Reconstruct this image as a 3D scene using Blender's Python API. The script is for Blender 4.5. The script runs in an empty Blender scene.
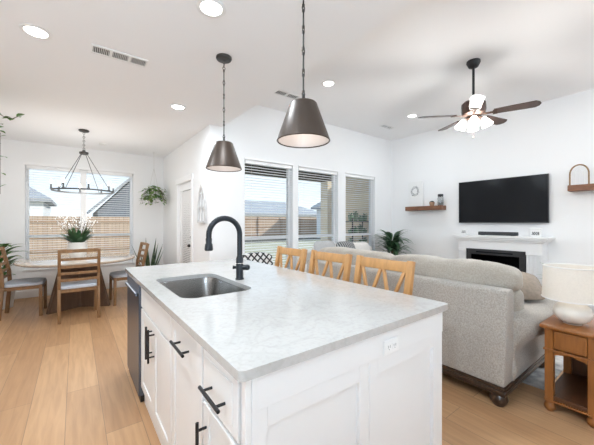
import bpy, bmesh, math, random
from mathutils import Vector, Matrix

C = bpy.context.scene.collection
SC = bpy.context.scene
PI = math.pi
rnd = random.Random(7)

# ------------------------------------------------------------------ camera, sky, sun, exposure
H = 1.32
cam_d = bpy.data.cameras.new('camera')
cam_d.sensor_width = 32.0
cam_d.lens = 16.0
cam_d.clip_start = 0.02
cam_d.clip_end = 300
cam = bpy.data.objects.new('camera', cam_d)
C.objects.link(cam)
cam.location = (0, 0, H)
cam.rotation_euler = (PI / 2, 0, -math.atan(222 / 297.0))
SC.camera = cam

W = bpy.data.worlds.new('sky')
SC.world = W
W.use_nodes = True
wn = W.node_tree
wn.nodes.clear()
w_out = wn.nodes.new('ShaderNodeOutputWorld')
w_bg = wn.nodes.new('ShaderNodeBackground')
w_tc = wn.nodes.new('ShaderNodeTexCoord')
w_sep = wn.nodes.new('ShaderNodeSeparateXYZ')
w_rmp = wn.nodes.new('ShaderNodeValToRGB')
w_map = wn.nodes.new('ShaderNodeMapRange')          # height -1..1 -> 0..1 along the ramp
w_map.inputs['From Min'].default_value = -1.0
w_map.inputs['From Max'].default_value = 1.0
w_rmp.color_ramp.elements[0].position = 0.49
w_rmp.color_ramp.elements[0].color = (1.0, 0.98, 0.95, 1)      # sky below the horizon, brightened as fill for the ceilings
w_rmp.color_ramp.elements[1].position = 0.8
w_rmp.color_ramp.elements[1].color = (0.50, 0.72, 1.0, 1)
w_el = w_rmp.color_ramp.elements.new(0.5)
w_el.color = (0.84, 0.93, 1.0, 1)
wn.links.new(w_tc.outputs['Generated'], w_sep.inputs[0])
wn.links.new(w_sep.outputs['Z'], w_map.inputs[0])
wn.links.new(w_map.outputs[0], w_rmp.inputs[0])
wn.links.new(w_rmp.outputs[0], w_bg.inputs['Color'])
w_bg.inputs['Strength'].default_value = 0.86
wn.links.new(w_bg.outputs[0], w_out.inputs['Surface'])

sun_d = bpy.data.lights.new('sun', 'SUN')
sun_d.energy = 2.6
sun_d.angle = 0.01
sun_d.color = (1.0, 0.95, 0.87)
sun = bpy.data.objects.new('sun', sun_d)
C.objects.link(sun)
sun.rotation_euler = Vector((-0.62, 0.55, -0.42)).to_track_quat('-Z', 'Y').to_euler()

# added unseen fill lights, one on the kitchen side, one high at the rear
for nm, sx, sy, en, loc, dr in (('fill_kitchen', 1.5, 2.0, 138, (-1.28, -1.6, 1.35), (1, 0.25, 2.6)),
                                ('fill_rear', 3.4, 0.8, 42, (3.9, -2.55, 2.55), (-0.1, 1, 0.30))):
    fill_d = bpy.data.lights.new(nm, 'AREA')
    fill_d.shape = 'RECTANGLE'
    fill_d.size = sx
    fill_d.size_y = sy
    fill_d.energy = en
    fill_d.color = (0.66, 0.84, 1.0) if nm == 'fill_kitchen' else (0.78, 0.90, 1.0)
    fill_lamp = bpy.data.objects.new(nm, fill_d)
    C.objects.link(fill_lamp)
    fill_lamp.location = loc
    fill_lamp.rotation_euler = Vector(dr).to_track_quat('-Z', 'Y').to_euler()

CAN_POWER = 13.0
SC.view_settings.view_transform = 'Standard'
SC.view_settings.look = 'None'
SC.view_settings.gamma = 1.0
SC.view_settings.exposure = 0.72
SC.view_settings.use_curve_mapping = False
SC.cycles.use_denoising = True
SC.cycles.max_bounces = 12
SC.cycles.diffuse_bounces = 6
SC.cycles.transparent_max_bounces = 24
SC.cycles.caustics_reflective = False
SC.cycles.caustics_refractive = False


# ------------------------------------------------------------------ materials
def nd(nt, t, **kw):
    n = nt.nodes.new(t)
    for k, v in kw.items():
        setattr(n, k, v)
    return n


def mat(name, col, rough=0.5, metal=0.0, var=0.0, scale=20.0, bump=0.0, stretch=None, coat=0.0, emit=0.0, spec=0.5, sheen=0.0, trans=0.0, col2=None, detail=4.0):
    m = bpy.data.materials.new(name)
    m.use_nodes = True
    nt = m.node_tree
    b = nt.nodes['Principled BSDF']
    b.inputs['Roughness'].default_value = rough
    b.inputs['Metallic'].default_value = metal
    b.inputs['Specular IOR Level'].default_value = spec
    b.inputs['Coat Weight'].default_value = coat
    b.inputs['Sheen Weight'].default_value = sheen
    b.inputs['Transmission Weight'].default_value = trans
    if emit:
        b.inputs['Emission Color'].default_value = (*col, 1)
        b.inputs['Emission Strength'].default_value = emit
    tc = nd(nt, 'ShaderNodeTexCoord')
    mp = nd(nt, 'ShaderNodeMapping')
    if stretch:
        mp.inputs['Scale'].default_value = stretch
    nz = nd(nt, 'ShaderNodeTexNoise')
    nz.inputs['Scale'].default_value = scale
    nz.inputs['Detail'].default_value = detail
    nt.links.new(tc.outputs['Object'], mp.inputs[0])
    nt.links.new(mp.outputs[0], nz.inputs['Vector'])
    rp = nd(nt, 'ShaderNodeValToRGB')
    c2 = col2 if col2 else tuple(max(0, c * (1 - var)) for c in col)
    rp.color_ramp.elements[0].position = 0.3
    rp.color_ramp.elements[1].position = 0.7
    rp.color_ramp.elements[0].color = (*c2, 1)
    rp.color_ramp.elements[1].color = (*col, 1)
    nt.links.new(nz.outputs['Fac'], rp.inputs[0])
    nt.links.new(rp.outputs[0], b.inputs['Base Color'])
    if bump:
        bp = nd(nt, 'ShaderNodeBump')
        bp.inputs['Strength'].default_value = bump
        bp.inputs['Distance'].default_value = 0.004
        nt.links.new(nz.outputs['Fac'], bp.inputs['Height'])
        nt.links.new(bp.outputs[0], b.inputs['Normal'])
    return m


def floor_mat():
    m = mat('oak_planks', (0.5, 0.3, 0.16), 0.42)
    nt = m.node_tree
    b = nt.nodes['Principled BSDF']
    tc = nd(nt, 'ShaderNodeTexCoord')
    mp = nd(nt, 'ShaderNodeMapping')
    mp.inputs['Rotation'].default_value = (0, 0, PI / 2)
    mp.inputs['Location'].default_value = (0.3, 0.05, 0)
    nt.links.new(tc.outputs['Object'], mp.inputs[0])
    br = nd(nt, 'ShaderNodeTexBrick')
    br.offset = 0.37
    br.inputs['Scale'].default_value = 1.0
    br.inputs['Brick Width'].default_value = 1.9
    br.inputs['Row Height'].default_value = 0.205
    br.inputs['Mortar Size'].default_value = 0.0018
    br.inputs['Mortar Smooth'].default_value = 0.2
    br.inputs['Color1'].default_value = (0.57, 0.34, 0.178, 1)
    br.inputs['Color2'].default_value = (0.44, 0.245, 0.12, 1)
    br.inputs['Mortar'].default_value = (0.26, 0.16, 0.09, 1)
    nt.links.new(mp.outputs[0], br.inputs['Vector'])
    mp2 = nd(nt, 'ShaderNodeMapping')
    mp2.inputs['Scale'].default_value = (14, 1.1, 1)
    nt.links.new(tc.outputs['Object'], mp2.inputs[0])
    nz = nd(nt, 'ShaderNodeTexNoise')
    nz.inputs['Scale'].default_value = 2.2
    nz.inputs['Detail'].default_value = 6
    nz.inputs['Distortion'].default_value = 0.6
    nt.links.new(mp2.outputs[0], nz.inputs['Vector'])
    rp = nd(nt, 'ShaderNodeValToRGB')
    rp.color_ramp.elements[0].position = 0.3
    rp.color_ramp.elements[0].color = (0.86, 0.84, 0.82, 1)
    rp.color_ramp.elements[1].position = 0.65
    rp.color_ramp.elements[1].color = (1.05, 1.05, 1.05, 1)
    nt.links.new(nz.outputs['Fac'], rp.inputs[0])
    mx = nd(nt, 'ShaderNodeMix', data_type='RGBA', blend_type='MULTIPLY')
    mx.inputs[0].default_value = 1.0
    nt.links.new(br.outputs['Color'], mx.inputs[6])
    nt.links.new(rp.outputs[0], mx.inputs[7])
    nt.links.new(mx.outputs[2], b.inputs['Base Color'])
    return m


def brick_mat(name, c1, c2, mo, w, h, ms, rough=0.85, rot=(PI / 2, 0, 0)):
    m = mat(name, c1, rough)
    nt = m.node_tree
    b = nt.nodes['Principled BSDF']
    tc = nd(nt, 'ShaderNodeTexCoord')
    mp = nd(nt, 'ShaderNodeMapping')
    mp.inputs['Rotation'].default_value = rot
    nt.links.new(tc.outputs['Object'], mp.inputs[0])
    br = nd(nt, 'ShaderNodeTexBrick')
    br.inputs['Scale'].default_value = 1.0
    br.inputs['Brick Width'].default_value = w
    br.inputs['Row Height'].default_value = h
    br.inputs['Mortar Size'].default_value = ms
    br.inputs['Color1'].default_value = (*c1, 1)
    br.inputs['Color2'].default_value = (*c2, 1)
    br.inputs['Mortar'].default_value = (*mo, 1)
    nt.links.new(mp.outputs[0], br.inputs['Vector'])
    nt.links.new(br.outputs['Color'], b.inputs['Base Color'])
    return m


def quartz_mat():
    m = mat('white_quartz', (0.8, 0.79, 0.77), 0.13)
    nt = m.node_tree
    b = nt.nodes['Principled BSDF']
    tc = nd(nt, 'ShaderNodeTexCoord')
    n1 = nd(nt, 'ShaderNodeTexNoise')
    n1.inputs['Scale'].default_value = 5
    n1.inputs['Detail'].default_value = 8
    n1.inputs['Distortion'].default_value = 1.2
    n2 = nd(nt, 'ShaderNodeTexNoise')
    n2.inputs['Scale'].default_value = 60
    n2.inputs['Detail'].default_value = 6
    for n in (n1, n2):
        nt.links.new(tc.outputs['Object'], n.inputs['Vector'])
    r1 = nd(nt, 'ShaderNodeValToRGB')
    e = r1.color_ramp.elements
    e[0].position = 0.46
    e[0].color = (1, 1, 1, 1)
    e[1].position = 0.56
    e[1].color = (1, 1, 1, 1)
    k = e.new(0.51)
    k.color = (0.93, 0.93, 0.925, 1)
    nt.links.new(n1.outputs['Fac'], r1.inputs[0])
    r2 = nd(nt, 'ShaderNodeValToRGB')
    r2.color_ramp.elements[0].position = 0.30
    r2.color_ramp.elements[0].color = (0.455, 0.44, 0.42, 1)
    r2.color_ramp.elements[1].position = 0.52
    r2.color_ramp.elements[1].color = (0.495, 0.484, 0.466, 1)
    nt.links.new(n2.outputs['Fac'], r2.inputs[0])
    mx = nd(nt, 'ShaderNodeMix', data_type='RGBA', blend_type='MULTIPLY')
    mx.inputs[0].default_value = 1.0
    nt.links.new(r2.outputs[0], mx.inputs[6])
    nt.links.new(r1.outputs[0], mx.inputs[7])
    nt.links.new(mx.outputs[2], b.inputs['Base Color'])
    return m


def glass_mat(name, tint=(0.97, 0.985, 0.99), refl=0.06):
    m = bpy.data.materials.new(name)
    m.use_nodes = True
    nt = m.node_tree
    nt.nodes.clear()
    o = nd(nt, 'ShaderNodeOutputMaterial')
    t = nd(nt, 'ShaderNodeBsdfTransparent')
    t.inputs[0].default_value = (*tint, 1)
    g = nd(nt, 'ShaderNodeBsdfGlossy')
    g.inputs['Roughness'].default_value = 0.02
    fr = nd(nt, 'ShaderNodeFresnel')
    fr.inputs[0].default_value = 1.05
    mx = nd(nt, 'ShaderNodeMixShader')
    nt.links.new(fr.outputs[0], mx.inputs[0])
    nt.links.new(t.outputs[0], mx.inputs[1])
    nt.links.new(g.outputs[0], mx.inputs[2])
    nt.links.new(mx.outputs[0], o.inputs[0])
    return m


def pattern_mat(name, ca, cb, scale):
    m = mat(name, ca, 0.85)
    nt = m.node_tree
    b = nt.nodes['Principled BSDF']
    tc = nd(nt, 'ShaderNodeTexCoord')
    mp = nd(nt, 'ShaderNodeMapping')
    mp.inputs['Rotation'].default_value = (PI / 2, 0, PI / 4)
    nt.links.new(tc.outputs['Object'], mp.inputs[0])
    v = nd(nt, 'ShaderNodeTexVoronoi', feature='DISTANCE_TO_EDGE', voronoi_dimensions='2D')
    v.inputs['Scale'].default_value = scale
    v.inputs['Randomness'].default_value = 0.0
    nt.links.new(mp.outputs[0], v.inputs['Vector'])
    r = nd(nt, 'ShaderNodeValToRGB')
    r.color_ramp.interpolation = 'CONSTANT'
    r.color_ramp.elements[0].color = (*ca, 1)
    r.color_ramp.elements[1].position = 0.16
    r.color_ramp.elements[1].color = (*cb, 1)
    nt.links.new(v.outputs['Distance'], r.inputs[0])
    nt.links.new(r.outputs[0], b.inputs['Base Color'])
    return m


def stripe_mat(name, ca, cb, scale, axis='X'):
    m = mat(name, ca, 0.85)
    nt = m.node_tree
    b = nt.nodes['Principled BSDF']
    tc = nd(nt, 'ShaderNodeTexCoord')
    w = nd(nt, 'ShaderNodeTexWave', bands_direction=axis)
    w.inputs['Scale'].default_value = scale
    w.inputs['Distortion'].default_value = 1.0
    nt.links.new(tc.outputs['Object'], w.inputs['Vector'])
    r = nd(nt, 'ShaderNodeValToRGB')
    r.color_ramp.elements[0].position = 0.4
    r.color_ramp.elements[1].position = 0.6
    r.color_ramp.elements[0].color = (*ca, 1)
    r.color_ramp.elements[1].color = (*cb, 1)
    nt.links.new(w.outputs['Fac'], r.inputs[0])
    nt.links.new(r.outputs[0], b.inputs['Base Color'])
    return m


M = {}
M['wall'] = mat('wall_paint', (0.85, 0.85, 0.85), 0.7, bump=0.05, scale=220, var=0.01)
M['ceil'] = mat('ceiling_paint', (0.88, 0.88, 0.885), 0.85, bump=0.06, scale=200, var=0.01)
M['taupe'] = mat('taupe_bounce_cut', (0.42, 0.41, 0.40), 0.7, bump=0.05, scale=220, var=0.01)  # rear wall colour, darkened to cut light bounced onto the island end
M['trim'] = mat('trim_paint', (0.88, 0.88, 0.88), 0.4, var=0.01)
M['floor'] = floor_mat()
M['quartz'] = quartz_mat()
M['cab'] = mat('cabinet_paint', (0.80, 0.795, 0.785), 0.38, var=0.015, scale=6)
M['panel'] = mat('panel_paint', (0.78, 0.78, 0.775), 0.42, var=0.015, scale=6)
M['black'] = mat('matte_black_metal', (0.022, 0.022, 0.024), 0.42, 0.4, var=0.2)
M['navyblack'] = mat('satin_black_faucet', (0.02, 0.024, 0.03), 0.36, 0.3, var=0.2)
M['steel'] = mat('brushed_steel', (0.74, 0.72, 0.70), 0.22, 1.0, var=0.02, scale=8, stretch=(1, 40, 1))
M['dwsteel'] = mat('slate_steel', (0.15, 0.185, 0.25), 0.3, 0.85, var=0.1, scale=8, stretch=(1, 1, 40))
M['bronze'] = mat('bronze_shade', (0.072, 0.052, 0.040), 0.42, 0.45, var=0.12, scale=8)
M['bronze_in'] = mat('pearl_lining', (0.55, 0.50, 0.475), 0.45, 0.2, var=0.03)
M['darkmetal'] = mat('dark_bronze_metal', (0.07, 0.066, 0.062), 0.42, 0.7, var=0.2)
M['graymetal'] = mat('aged_pewter', (0.13, 0.135, 0.14), 0.45, 0.7, var=0.2)
M['oak'] = mat('honey_oak', (0.56, 0.29, 0.105), 0.42, var=0.22, scale=5, stretch=(8, 8, 1), bump=0.05)
M['dinewood'] = mat('weathered_oak', (0.28, 0.15, 0.065), 0.5, var=0.3, scale=5, stretch=(6, 6, 1), bump=0.05)
M['tabletop'] = mat('light_oak_top', (0.62, 0.52, 0.42), 0.16, var=0.15, scale=4, stretch=(1, 9, 1), coat=0.4)
M['darkoak'] = mat('pedestal_oak', (0.15, 0.085, 0.05), 0.55, var=0.28, scale=5, stretch=(6, 6, 1))
M['seatblue'] = mat('pale_blue_upholstery', (0.54, 0.58, 0.64), 0.9, var=0.12, scale=60, bump=0.15, sheen=0.2)
M['sofa'] = mat('greige_chenille', (0.475, 0.435, 0.385), 0.95, var=0.38, scale=105, bump=0.2, sheen=0.25, detail=8)
M['sofacush'] = mat('greige_cushion', (0.45, 0.405, 0.345), 0.95, var=0.25, scale=95, bump=0.2, sheen=0.25, detail=8)
M['piping'] = mat('taupe_piping', (0.30, 0.265, 0.23), 0.9, var=0.1)
M['cream'] = mat('cream_fabric', (0.74, 0.71, 0.67), 0.95, var=0.1, scale=40, bump=0.2, sheen=0.2)
M['palegray'] = mat('pale_gray_fabric', (0.44, 0.44, 0.44), 0.95, var=0.1, scale=40, bump=0.2)
M['beige'] = mat('beige_pillow', (0.34, 0.28, 0.225), 0.95, var=0.2, scale=40, bump=0.3)
M['plinth'] = mat('dark_walnut', (0.055, 0.03, 0.018), 0.3, var=0.4, scale=6, stretch=(1, 8, 1), coat=0.3)
M['cherry'] = mat('warm_cherry', (0.34, 0.125, 0.03), 0.32, var=0.35, scale=5, stretch=(1, 8, 1), coat=0.25)
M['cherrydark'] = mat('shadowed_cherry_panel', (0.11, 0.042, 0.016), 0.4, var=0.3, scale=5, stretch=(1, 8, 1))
M['walnut'] = mat('reclaimed_walnut', (0.25, 0.105, 0.05), 0.55, var=0.45, scale=8, stretch=(8, 1, 8), bump=0.1)
M['tv'] = mat('screen_black', (0.009, 0.010, 0.012), 0.15, spec=0.16)
M['bezel'] = mat('bezel_black', (0.02, 0.02, 0.022), 0.35)
M['soundbar'] = mat('charcoal_mesh', (0.045, 0.047, 0.052), 0.7, var=0.3, scale=300)
M['fireblack'] = mat('firebox_black', (0.018, 0.018, 0.02), 0.5, var=0.2)
M['firelog'] = mat('charred_log', (0.10, 0.085, 0.075), 0.9, var=0.6, scale=16)
M['mantel'] = mat('mantel_white', (0.80, 0.80, 0.80), 0.45, var=0.01)
M['white'] = mat('matte_white', (0.82, 0.82, 0.81), 0.5, var=0.02)
M['whitewash'] = mat('whitewashed_wood', (0.66, 0.65, 0.64), 0.7, var=0.2, scale=12)
M['ceramic'] = mat('white_ceramic', (0.80, 0.79, 0.77), 0.3, var=0.04, scale=10)
M['stone'] = mat('cream_plaster', (0.78, 0.73, 0.66), 0.65, var=0.08, scale=14, bump=0.15)
M['linen'] = mat('linen_shade', (0.84, 0.82, 0.78), 0.9, var=0.10, scale=90, stretch=(1, 1, 1), bump=0.1)
M['blind'] = mat('white_slat', (0.88, 0.88, 0.88), 0.5, var=0.01)
M['leaf'] = mat('leaf_green', (0.16, 0.33, 0.08), 0.5, var=0.4, scale=9)
M['leafdark'] = mat('dark_leaf', (0.05, 0.14, 0.07), 0.3, var=0.5, scale=12, col2=(0.15, 0.27, 0.14))
M['leaflight'] = mat('bright_leaf', (0.36, 0.55, 0.17), 0.5, var=0.4, scale=9)
M['snake'] = mat('snake_leaf', (0.05, 0.10, 0.055), 0.45, var=0.5, scale=18, col2=(0.17, 0.24, 0.13))
M['stem'] = mat('brown_stem', (0.14, 0.10, 0.05), 0.8, var=0.3)
M['soil'] = mat('dark_soil', (0.04, 0.028, 0.02), 0.95, var=0.5, scale=60)
M['flower'] = mat('white_blossom', (0.80, 0.78, 0.76), 0.8, var=0.1)
M['terracotta'] = mat('clay_pot', (0.42, 0.25, 0.16), 0.8, var=0.2)
M['teal'] = mat('dark_teal_glaze', (0.03, 0.07, 0.065), 0.35, var=0.3)
M['rope'] = mat('white_cotton_cord', (0.72, 0.70, 0.66), 0.9, var=0.1)
M['rug'] = mat('faded_rug', (0.62, 0.60, 0.57), 0.97, var=0.1, scale=11, col2=(0.20, 0.20, 0.21), bump=0.3, detail=8)
M['bluebook'] = mat('blue_cover', (0.14, 0.27, 0.48), 0.5, var=0.5, scale=18, col2=(0.6, 0.66, 0.72))
M['canvas'] = mat('white_canvas', (0.83, 0.83, 0.82), 0.8, var=0.02)
M['ink'] = mat('gray_ink', (0.28, 0.28, 0.28), 0.8, var=0.3, scale=30)
M['blackplastic'] = mat('black_plastic', (0.015, 0.015, 0.016), 0.45)
M['rattan'] = mat('light_wood_bow', (0.33, 0.20, 0.10), 0.6, var=0.3, scale=20)
M['fanblade'] = mat('fan_blade_walnut', (0.075, 0.05, 0.042), 0.4, var=0.35, scale=5, stretch=(1, 8, 1), coat=0.2)
M['fanwhite'] = mat('fan_blade_pale', (0.82, 0.80, 0.77), 0.4, var=0.03)  # colour of the one blade that is paler than the rest
M['fanmetal'] = mat('fan_bronze', (0.085, 0.05, 0.038), 0.35, 0.7, var=0.3)
M['lampglass'] = mat('lit_frosted_glass', (1.0, 0.97, 0.92), 0.5, emit=3.0)
M['bulb'] = mat('lit_bulb', (1.0, 0.94, 0.86), 0.4, emit=5.0)
M['dimbulb'] = mat('dim_bulb', (1.0, 0.93, 0.84), 0.4, emit=1.2)
M['lens'] = mat('lit_lens', (1.0, 0.98, 0.95), 0.5, emit=6.0)
M['ventgray'] = mat('vent_shadow_gray', (0.13, 0.13, 0.13), 0.8, var=0.1)
M['socketgray'] = mat('socket_slot_gray', (0.12, 0.12, 0.12), 0.6)
M['glass'] = glass_mat('window_glass')
M['firescreen'] = glass_mat('dark_fire_glass', (0.55, 0.55, 0.57))
M['jarglass'] = mat('clear_jar', (0.93, 0.95, 0.95), 0.05, trans=0.9)
M['fence'] = brick_mat('cedar_fence', (0.47, 0.345, 0.25), (0.39, 0.28, 0.20), (0.2, 0.13, 0.09), 0.14, 2.4, 0.006, rot=(PI / 2, 0, 0))
M['fencerail'] = mat('cedar_rail', (0.40, 0.27, 0.18), 0.85, var=0.25)
M['grass'] = mat('lawn_grass', (0.52, 0.47, 0.34), 0.95, var=0.2, scale=3, col2=(0.42, 0.39, 0.27))
M['darkground'] = mat('dark_ground', (0.13, 0.12, 0.09), 0.95, var=0.4, scale=6)
M['patio'] = mat('patio_concrete', (0.74, 0.71, 0.66), 0.9, var=0.08, scale=5)
M['tanbrick'] = brick_mat('tan_brick', (0.90, 0.77, 0.57), (0.80, 0.66, 0.48), (0.88, 0.82, 0.72), 0.2, 0.07, 0.006, rot=(PI / 2, 0, PI / 2))
M['soffit'] = mat('brown_soffit', (0.09, 0.065, 0.045), 0.8, var=0.25, scale=6)
M['shingle'] = mat('gray_shingle', (0.40, 0.41, 0.43), 0.9, var=0.3, scale=5, stretch=(1, 1, 6))
M['shingledark'] = mat('charcoal_siding', (0.20, 0.215, 0.24), 0.9, var=0.2, scale=5)
M['siding'] = mat('white_siding', (0.76, 0.77, 0.78), 0.8, var=0.04)
M['tree'] = mat('far_foliage', (0.12, 0.17, 0.09), 0.9, var=0.5, scale=3)
M['lattice'] = pattern_mat('black_white_lattice', (0.02, 0.02, 0.022), (0.78, 0.77, 0.75), 14)
M['zigzag'] = stripe_mat('dark_stripe_fabric', (0.03, 0.035, 0.04), (0.36, 0.36, 0.355), 7)


# ------------------------------------------------------------------ mesh helpers
class MB:
    def __init__(self):
        self.bm = bmesh.new()

    def _merge(self, tmp, mtx=None):
        if mtx is not None:
            bmesh.ops.transform(tmp, matrix=mtx, verts=tmp.verts)
        me = bpy.data.meshes.new('tmp')
        tmp.to_mesh(me)
        self.bm.from_mesh(me)
        bpy.data.meshes.remove(me)
        tmp.free()
        return self

    def box(self, x0, x1, y0, y1, z0, z1, bev=0.0, seg=2, mtx=None):
        t = bmesh.new()
        bmesh.ops.create_cube(t, size=1.0)
        for v in t.verts:
            v.co = Vector((x0 + (v.co.x + .5) * (x1 - x0), y0 + (v.co.y + .5) * (y1 - y0), z0 + (v.co.z + .5) * (z1 - z0)))
        if bev > 0:
            bmesh.ops.bevel(t, geom=t.edges[:], offset=bev, segments=seg, affect='EDGES', profile=0.5)
        return self._merge(t, mtx)

    def bar(self, p0, p1, w, d, bev=0.0, up=(0, 0, 1)):
        """box of cross-section w x d running p0 -> p1; w is measured along up, d across it"""
        p0, p1 = Vector(p0), Vector(p1)
        z = (p1 - p0)
        L = z.length
        z.normalize()
        u = Vector(up)
        if abs(z.dot(u)) > 0.98:
            u = Vector((0, 1, 0))
        x = u.cross(z).normalized()
        y = z.cross(x).normalized()
        R = Matrix((x, y, z)).transposed().to_4x4()
        R.translation = p0
        return self.box(-d / 2, d / 2, -w / 2, w / 2, 0, L, bev, 2, R)

    def cyl(self, p0, p1, r0, r1=None, seg=20, cap=True):
        if r1 is None:
            r1 = r0
        p0, p1 = Vector(p0), Vector(p1)
        z = p1 - p0
        L = z.length
        t = bmesh.new()
        bmesh.ops.create_cone(t, cap_ends=cap, cap_tris=False, segments=seg, radius1=r0, radius2=r1, depth=L)
        q = Vector((0, 0, 1)).rotation_difference(z.normalized())
        R = q.to_matrix().to_4x4()
        R.translation = (p0 + p1) / 2
        return self._merge(t, R)

    def lathe(self, prof, c=(0, 0, 0), seg=32, sx=1.0, sy=1.0):
        t = bmesh.new()
        rings = []
        for r, z in prof:
            if r < 1e-5:
                rings.append([t.verts.new((0, 0, z))])
            else:
                rings.append([t.verts.new((r * math.cos(2 * PI * i / seg) * sx, r * math.sin(2 * PI * i / seg) * sy, z)) for i in range(seg)])
        for a, b in zip(rings, rings[1:]):
            for i in range(seg):
                j = (i + 1) % seg
                if len(a) == 1 and len(b) == 1:
                    continue
                if len(a) == 1:
                    t.faces.new((a[0], b[j], b[i]))
                elif len(b) == 1:
                    t.faces.new((a[i], a[j], b[0]))
                else:
                    t.faces.new((a[i], a[j], b[j], b[i]))
        bmesh.ops.recalc_face_normals(t, faces=t.faces)
        return self._merge(t, Matrix.Translation(c))

    def tube(self, pts, r, seg=12, cap=True):
        pts = [Vector(p) for p in pts]
        t = bmesh.new()
        rings = []
        n = len(pts)
        ref = None
        for i, p in enumerate(pts):
            d = (pts[min(i + 1, n - 1)] - pts[max(i - 1, 0)]).normalized()
            if ref is None:
                ref = Vector((0, 0, 1)) if abs(d.z) < 0.9 else Vector((0, 1, 0))
            x = (ref - d * ref.dot(d)).normalized()
            ref = x
            y = d.cross(x)
            rr = r[i] if isinstance(r, (list, tuple)) else r
            rings.append([t.verts.new(p + (x * math.cos(2 * PI * k / seg) + y * math.sin(2 * PI * k / seg)) * rr) for k in range(seg)])
        for a, b in zip(rings, rings[1:]):
            for k in range(seg):
                t.faces.new((a[k], a[(k + 1) % seg], b[(k + 1) % seg], b[k]))
        if cap:
            t.faces.new(rings[0])
            t.faces.new(rings[-1])
        bmesh.ops.recalc_face_normals(t, faces=t.faces)
        return self._merge(t)

    def sphere(self, c, r, sx=1, sy=1, sz=1, seg=16):
        t = bmesh.new()
        bmesh.ops.create_uvsphere(t, u_segments=seg, v_segments=max(6, seg // 2), radius=r)
        return self._merge(t, Matrix.Translation(c) @ Matrix.Diagonal((sx, sy, sz, 1)))

    def torus(self, c, R, r, seg=48, ts=10, axis='z', sx=1.0):
        pts = []
        t = bmesh.new()
        rings = []
        for i in range(seg):
            a = 2 * PI * i / seg
            ring = []
            for k in range(ts):
                b = 2 * PI * k / ts
                q = Vector(((R + r * math.cos(b)) * math.cos(a) * sx, (R + r * math.cos(b)) * math.sin(a), r * math.sin(b)))
                if axis == 'x':
                    q = Vector((q.z, q.x, q.y))
                elif axis == 'y':
                    q = Vector((q.x, q.z, q.y))
                ring.append(t.verts.new(q))
            rings.append(ring)
        for i in range(seg):
            a, b = rings[i], rings[(i + 1) % seg]
            for k in range(ts):
                t.faces.new((a[k], b[k], b[(k + 1) % ts], a[(k + 1) % ts]))
        bmesh.ops.recalc_face_normals(t, faces=t.faces)
        return self._merge(t, Matrix.Translation(c))

    def prism(self, outline, ext, holes=()):
        """outline: list of 3D points in one plane; ext: extrusion vector"""
        t = bmesh.new()
        eds = []
        for loop in [outline] + list(holes):
            vs = [t.verts.new(p) for p in loop]
            for i in range(len(vs)):
                eds.append(t.edges.new((vs[i], vs[(i + 1) % len(vs)])))
        if holes:
            bmesh.ops.triangle_fill(t, use_beauty=True, use_dissolve=False, edges=eds)
        else:
            t.faces.new(t.verts[:])
        ret = bmesh.ops.extrude_face_region(t, geom=t.faces[:])
        for v in [g for g in ret['geom'] if isinstance(g, bmesh.types.BMVert)]:
            v.co += Vector(ext)
        bmesh.ops.recalc_face_normals(t, faces=t.faces)
        return self._merge(t)

    def pillow(self, c, w, d, h, mtx=None, n=12, pinch=0.45, edge=0.16, box=3.2, lump=0.0, seed=0):
        """soft cushion: w along x, d along y, h thickness along z"""
        t = bmesh.new()
        bmesh.ops.create_cube(t, size=2.0)
        bmesh.ops.subdivide_edges(t, edges=t.edges[:], cuts=n, use_grid_fill=True)
        r = random.Random(seed)
        ph = [r.uniform(0, 6.28) for _ in range(6)]
        for v in t.verts:
            x, y, z = v.co
            # round the plan outline
            m = max(abs(x), abs(y))
            if m > 1e-6:
                l = (abs(x) ** box + abs(y) ** box) ** (1 / box)
                k = m / l
            else:
                k = 1
            X, Y = x * k, y * k
            f = max(0.0, math.cos(x * PI / 2) * math.cos(y * PI / 2)) ** pinch
            Z = z * (edge + (1 - edge) * f)
            if lump:
                Z += lump * (math.sin(X * 4 + ph[0]) * math.sin(Y * 3.3 + ph[1]) + .6 * math.sin(X * 9 + ph[2] + Y * 5)) * (f + .2)
            v.co = Vector((X * w / 2, Y * d / 2, Z * h / 2))
        bmesh.ops.smooth_vert(t, verts=t.verts, factor=0.5, use_axis_x=True, use_axis_y=True, use_axis_z=True)
        Mx = Matrix.Translation(c)
        if mtx is not None:
            Mx = Mx @ mtx
        return self._merge(t, Mx)

    def plump(self, c, w, d, h, mtx=None, n=14, p=3.6, lump=0.0, seed=0):
        """overstuffed cushion: a rounded super-ellipsoid with soft dents"""
        t = bmesh.new()
        bmesh.ops.create_cube(t, size=2.0)
        bmesh.ops.subdivide_edges(t, edges=t.edges[:], cuts=n, use_grid_fill=True)
        r = random.Random(seed)
        ph = [r.uniform(0, 6.28) for _ in range(8)]
        for v in t.verts:
            q = v.co
            m = max(abs(q.x), abs(q.y), abs(q.z))
            l = (abs(q.x) ** p + abs(q.y) ** p + abs(q.z) ** p) ** (1 / p)
            u = q * (m / l)
            P = Vector((u.x * w / 2, u.y * d / 2, u.z * h / 2))
            k = lump * (math.sin(P.y * 9 + ph[0] + P.z * 6) * .6 + math.sin(P.y * 21 + ph[1] + P.x * 14) * .35 + math.sin(P.y * 37 + ph[2] + P.z * 25 + P.x * 17) * .25)
            v.co = P + u.normalized() * k
        Mx = Matrix.Translation(c)
        if mtx is not None:
            Mx = Mx @ mtx
        return self._merge(t, Mx)

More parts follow.
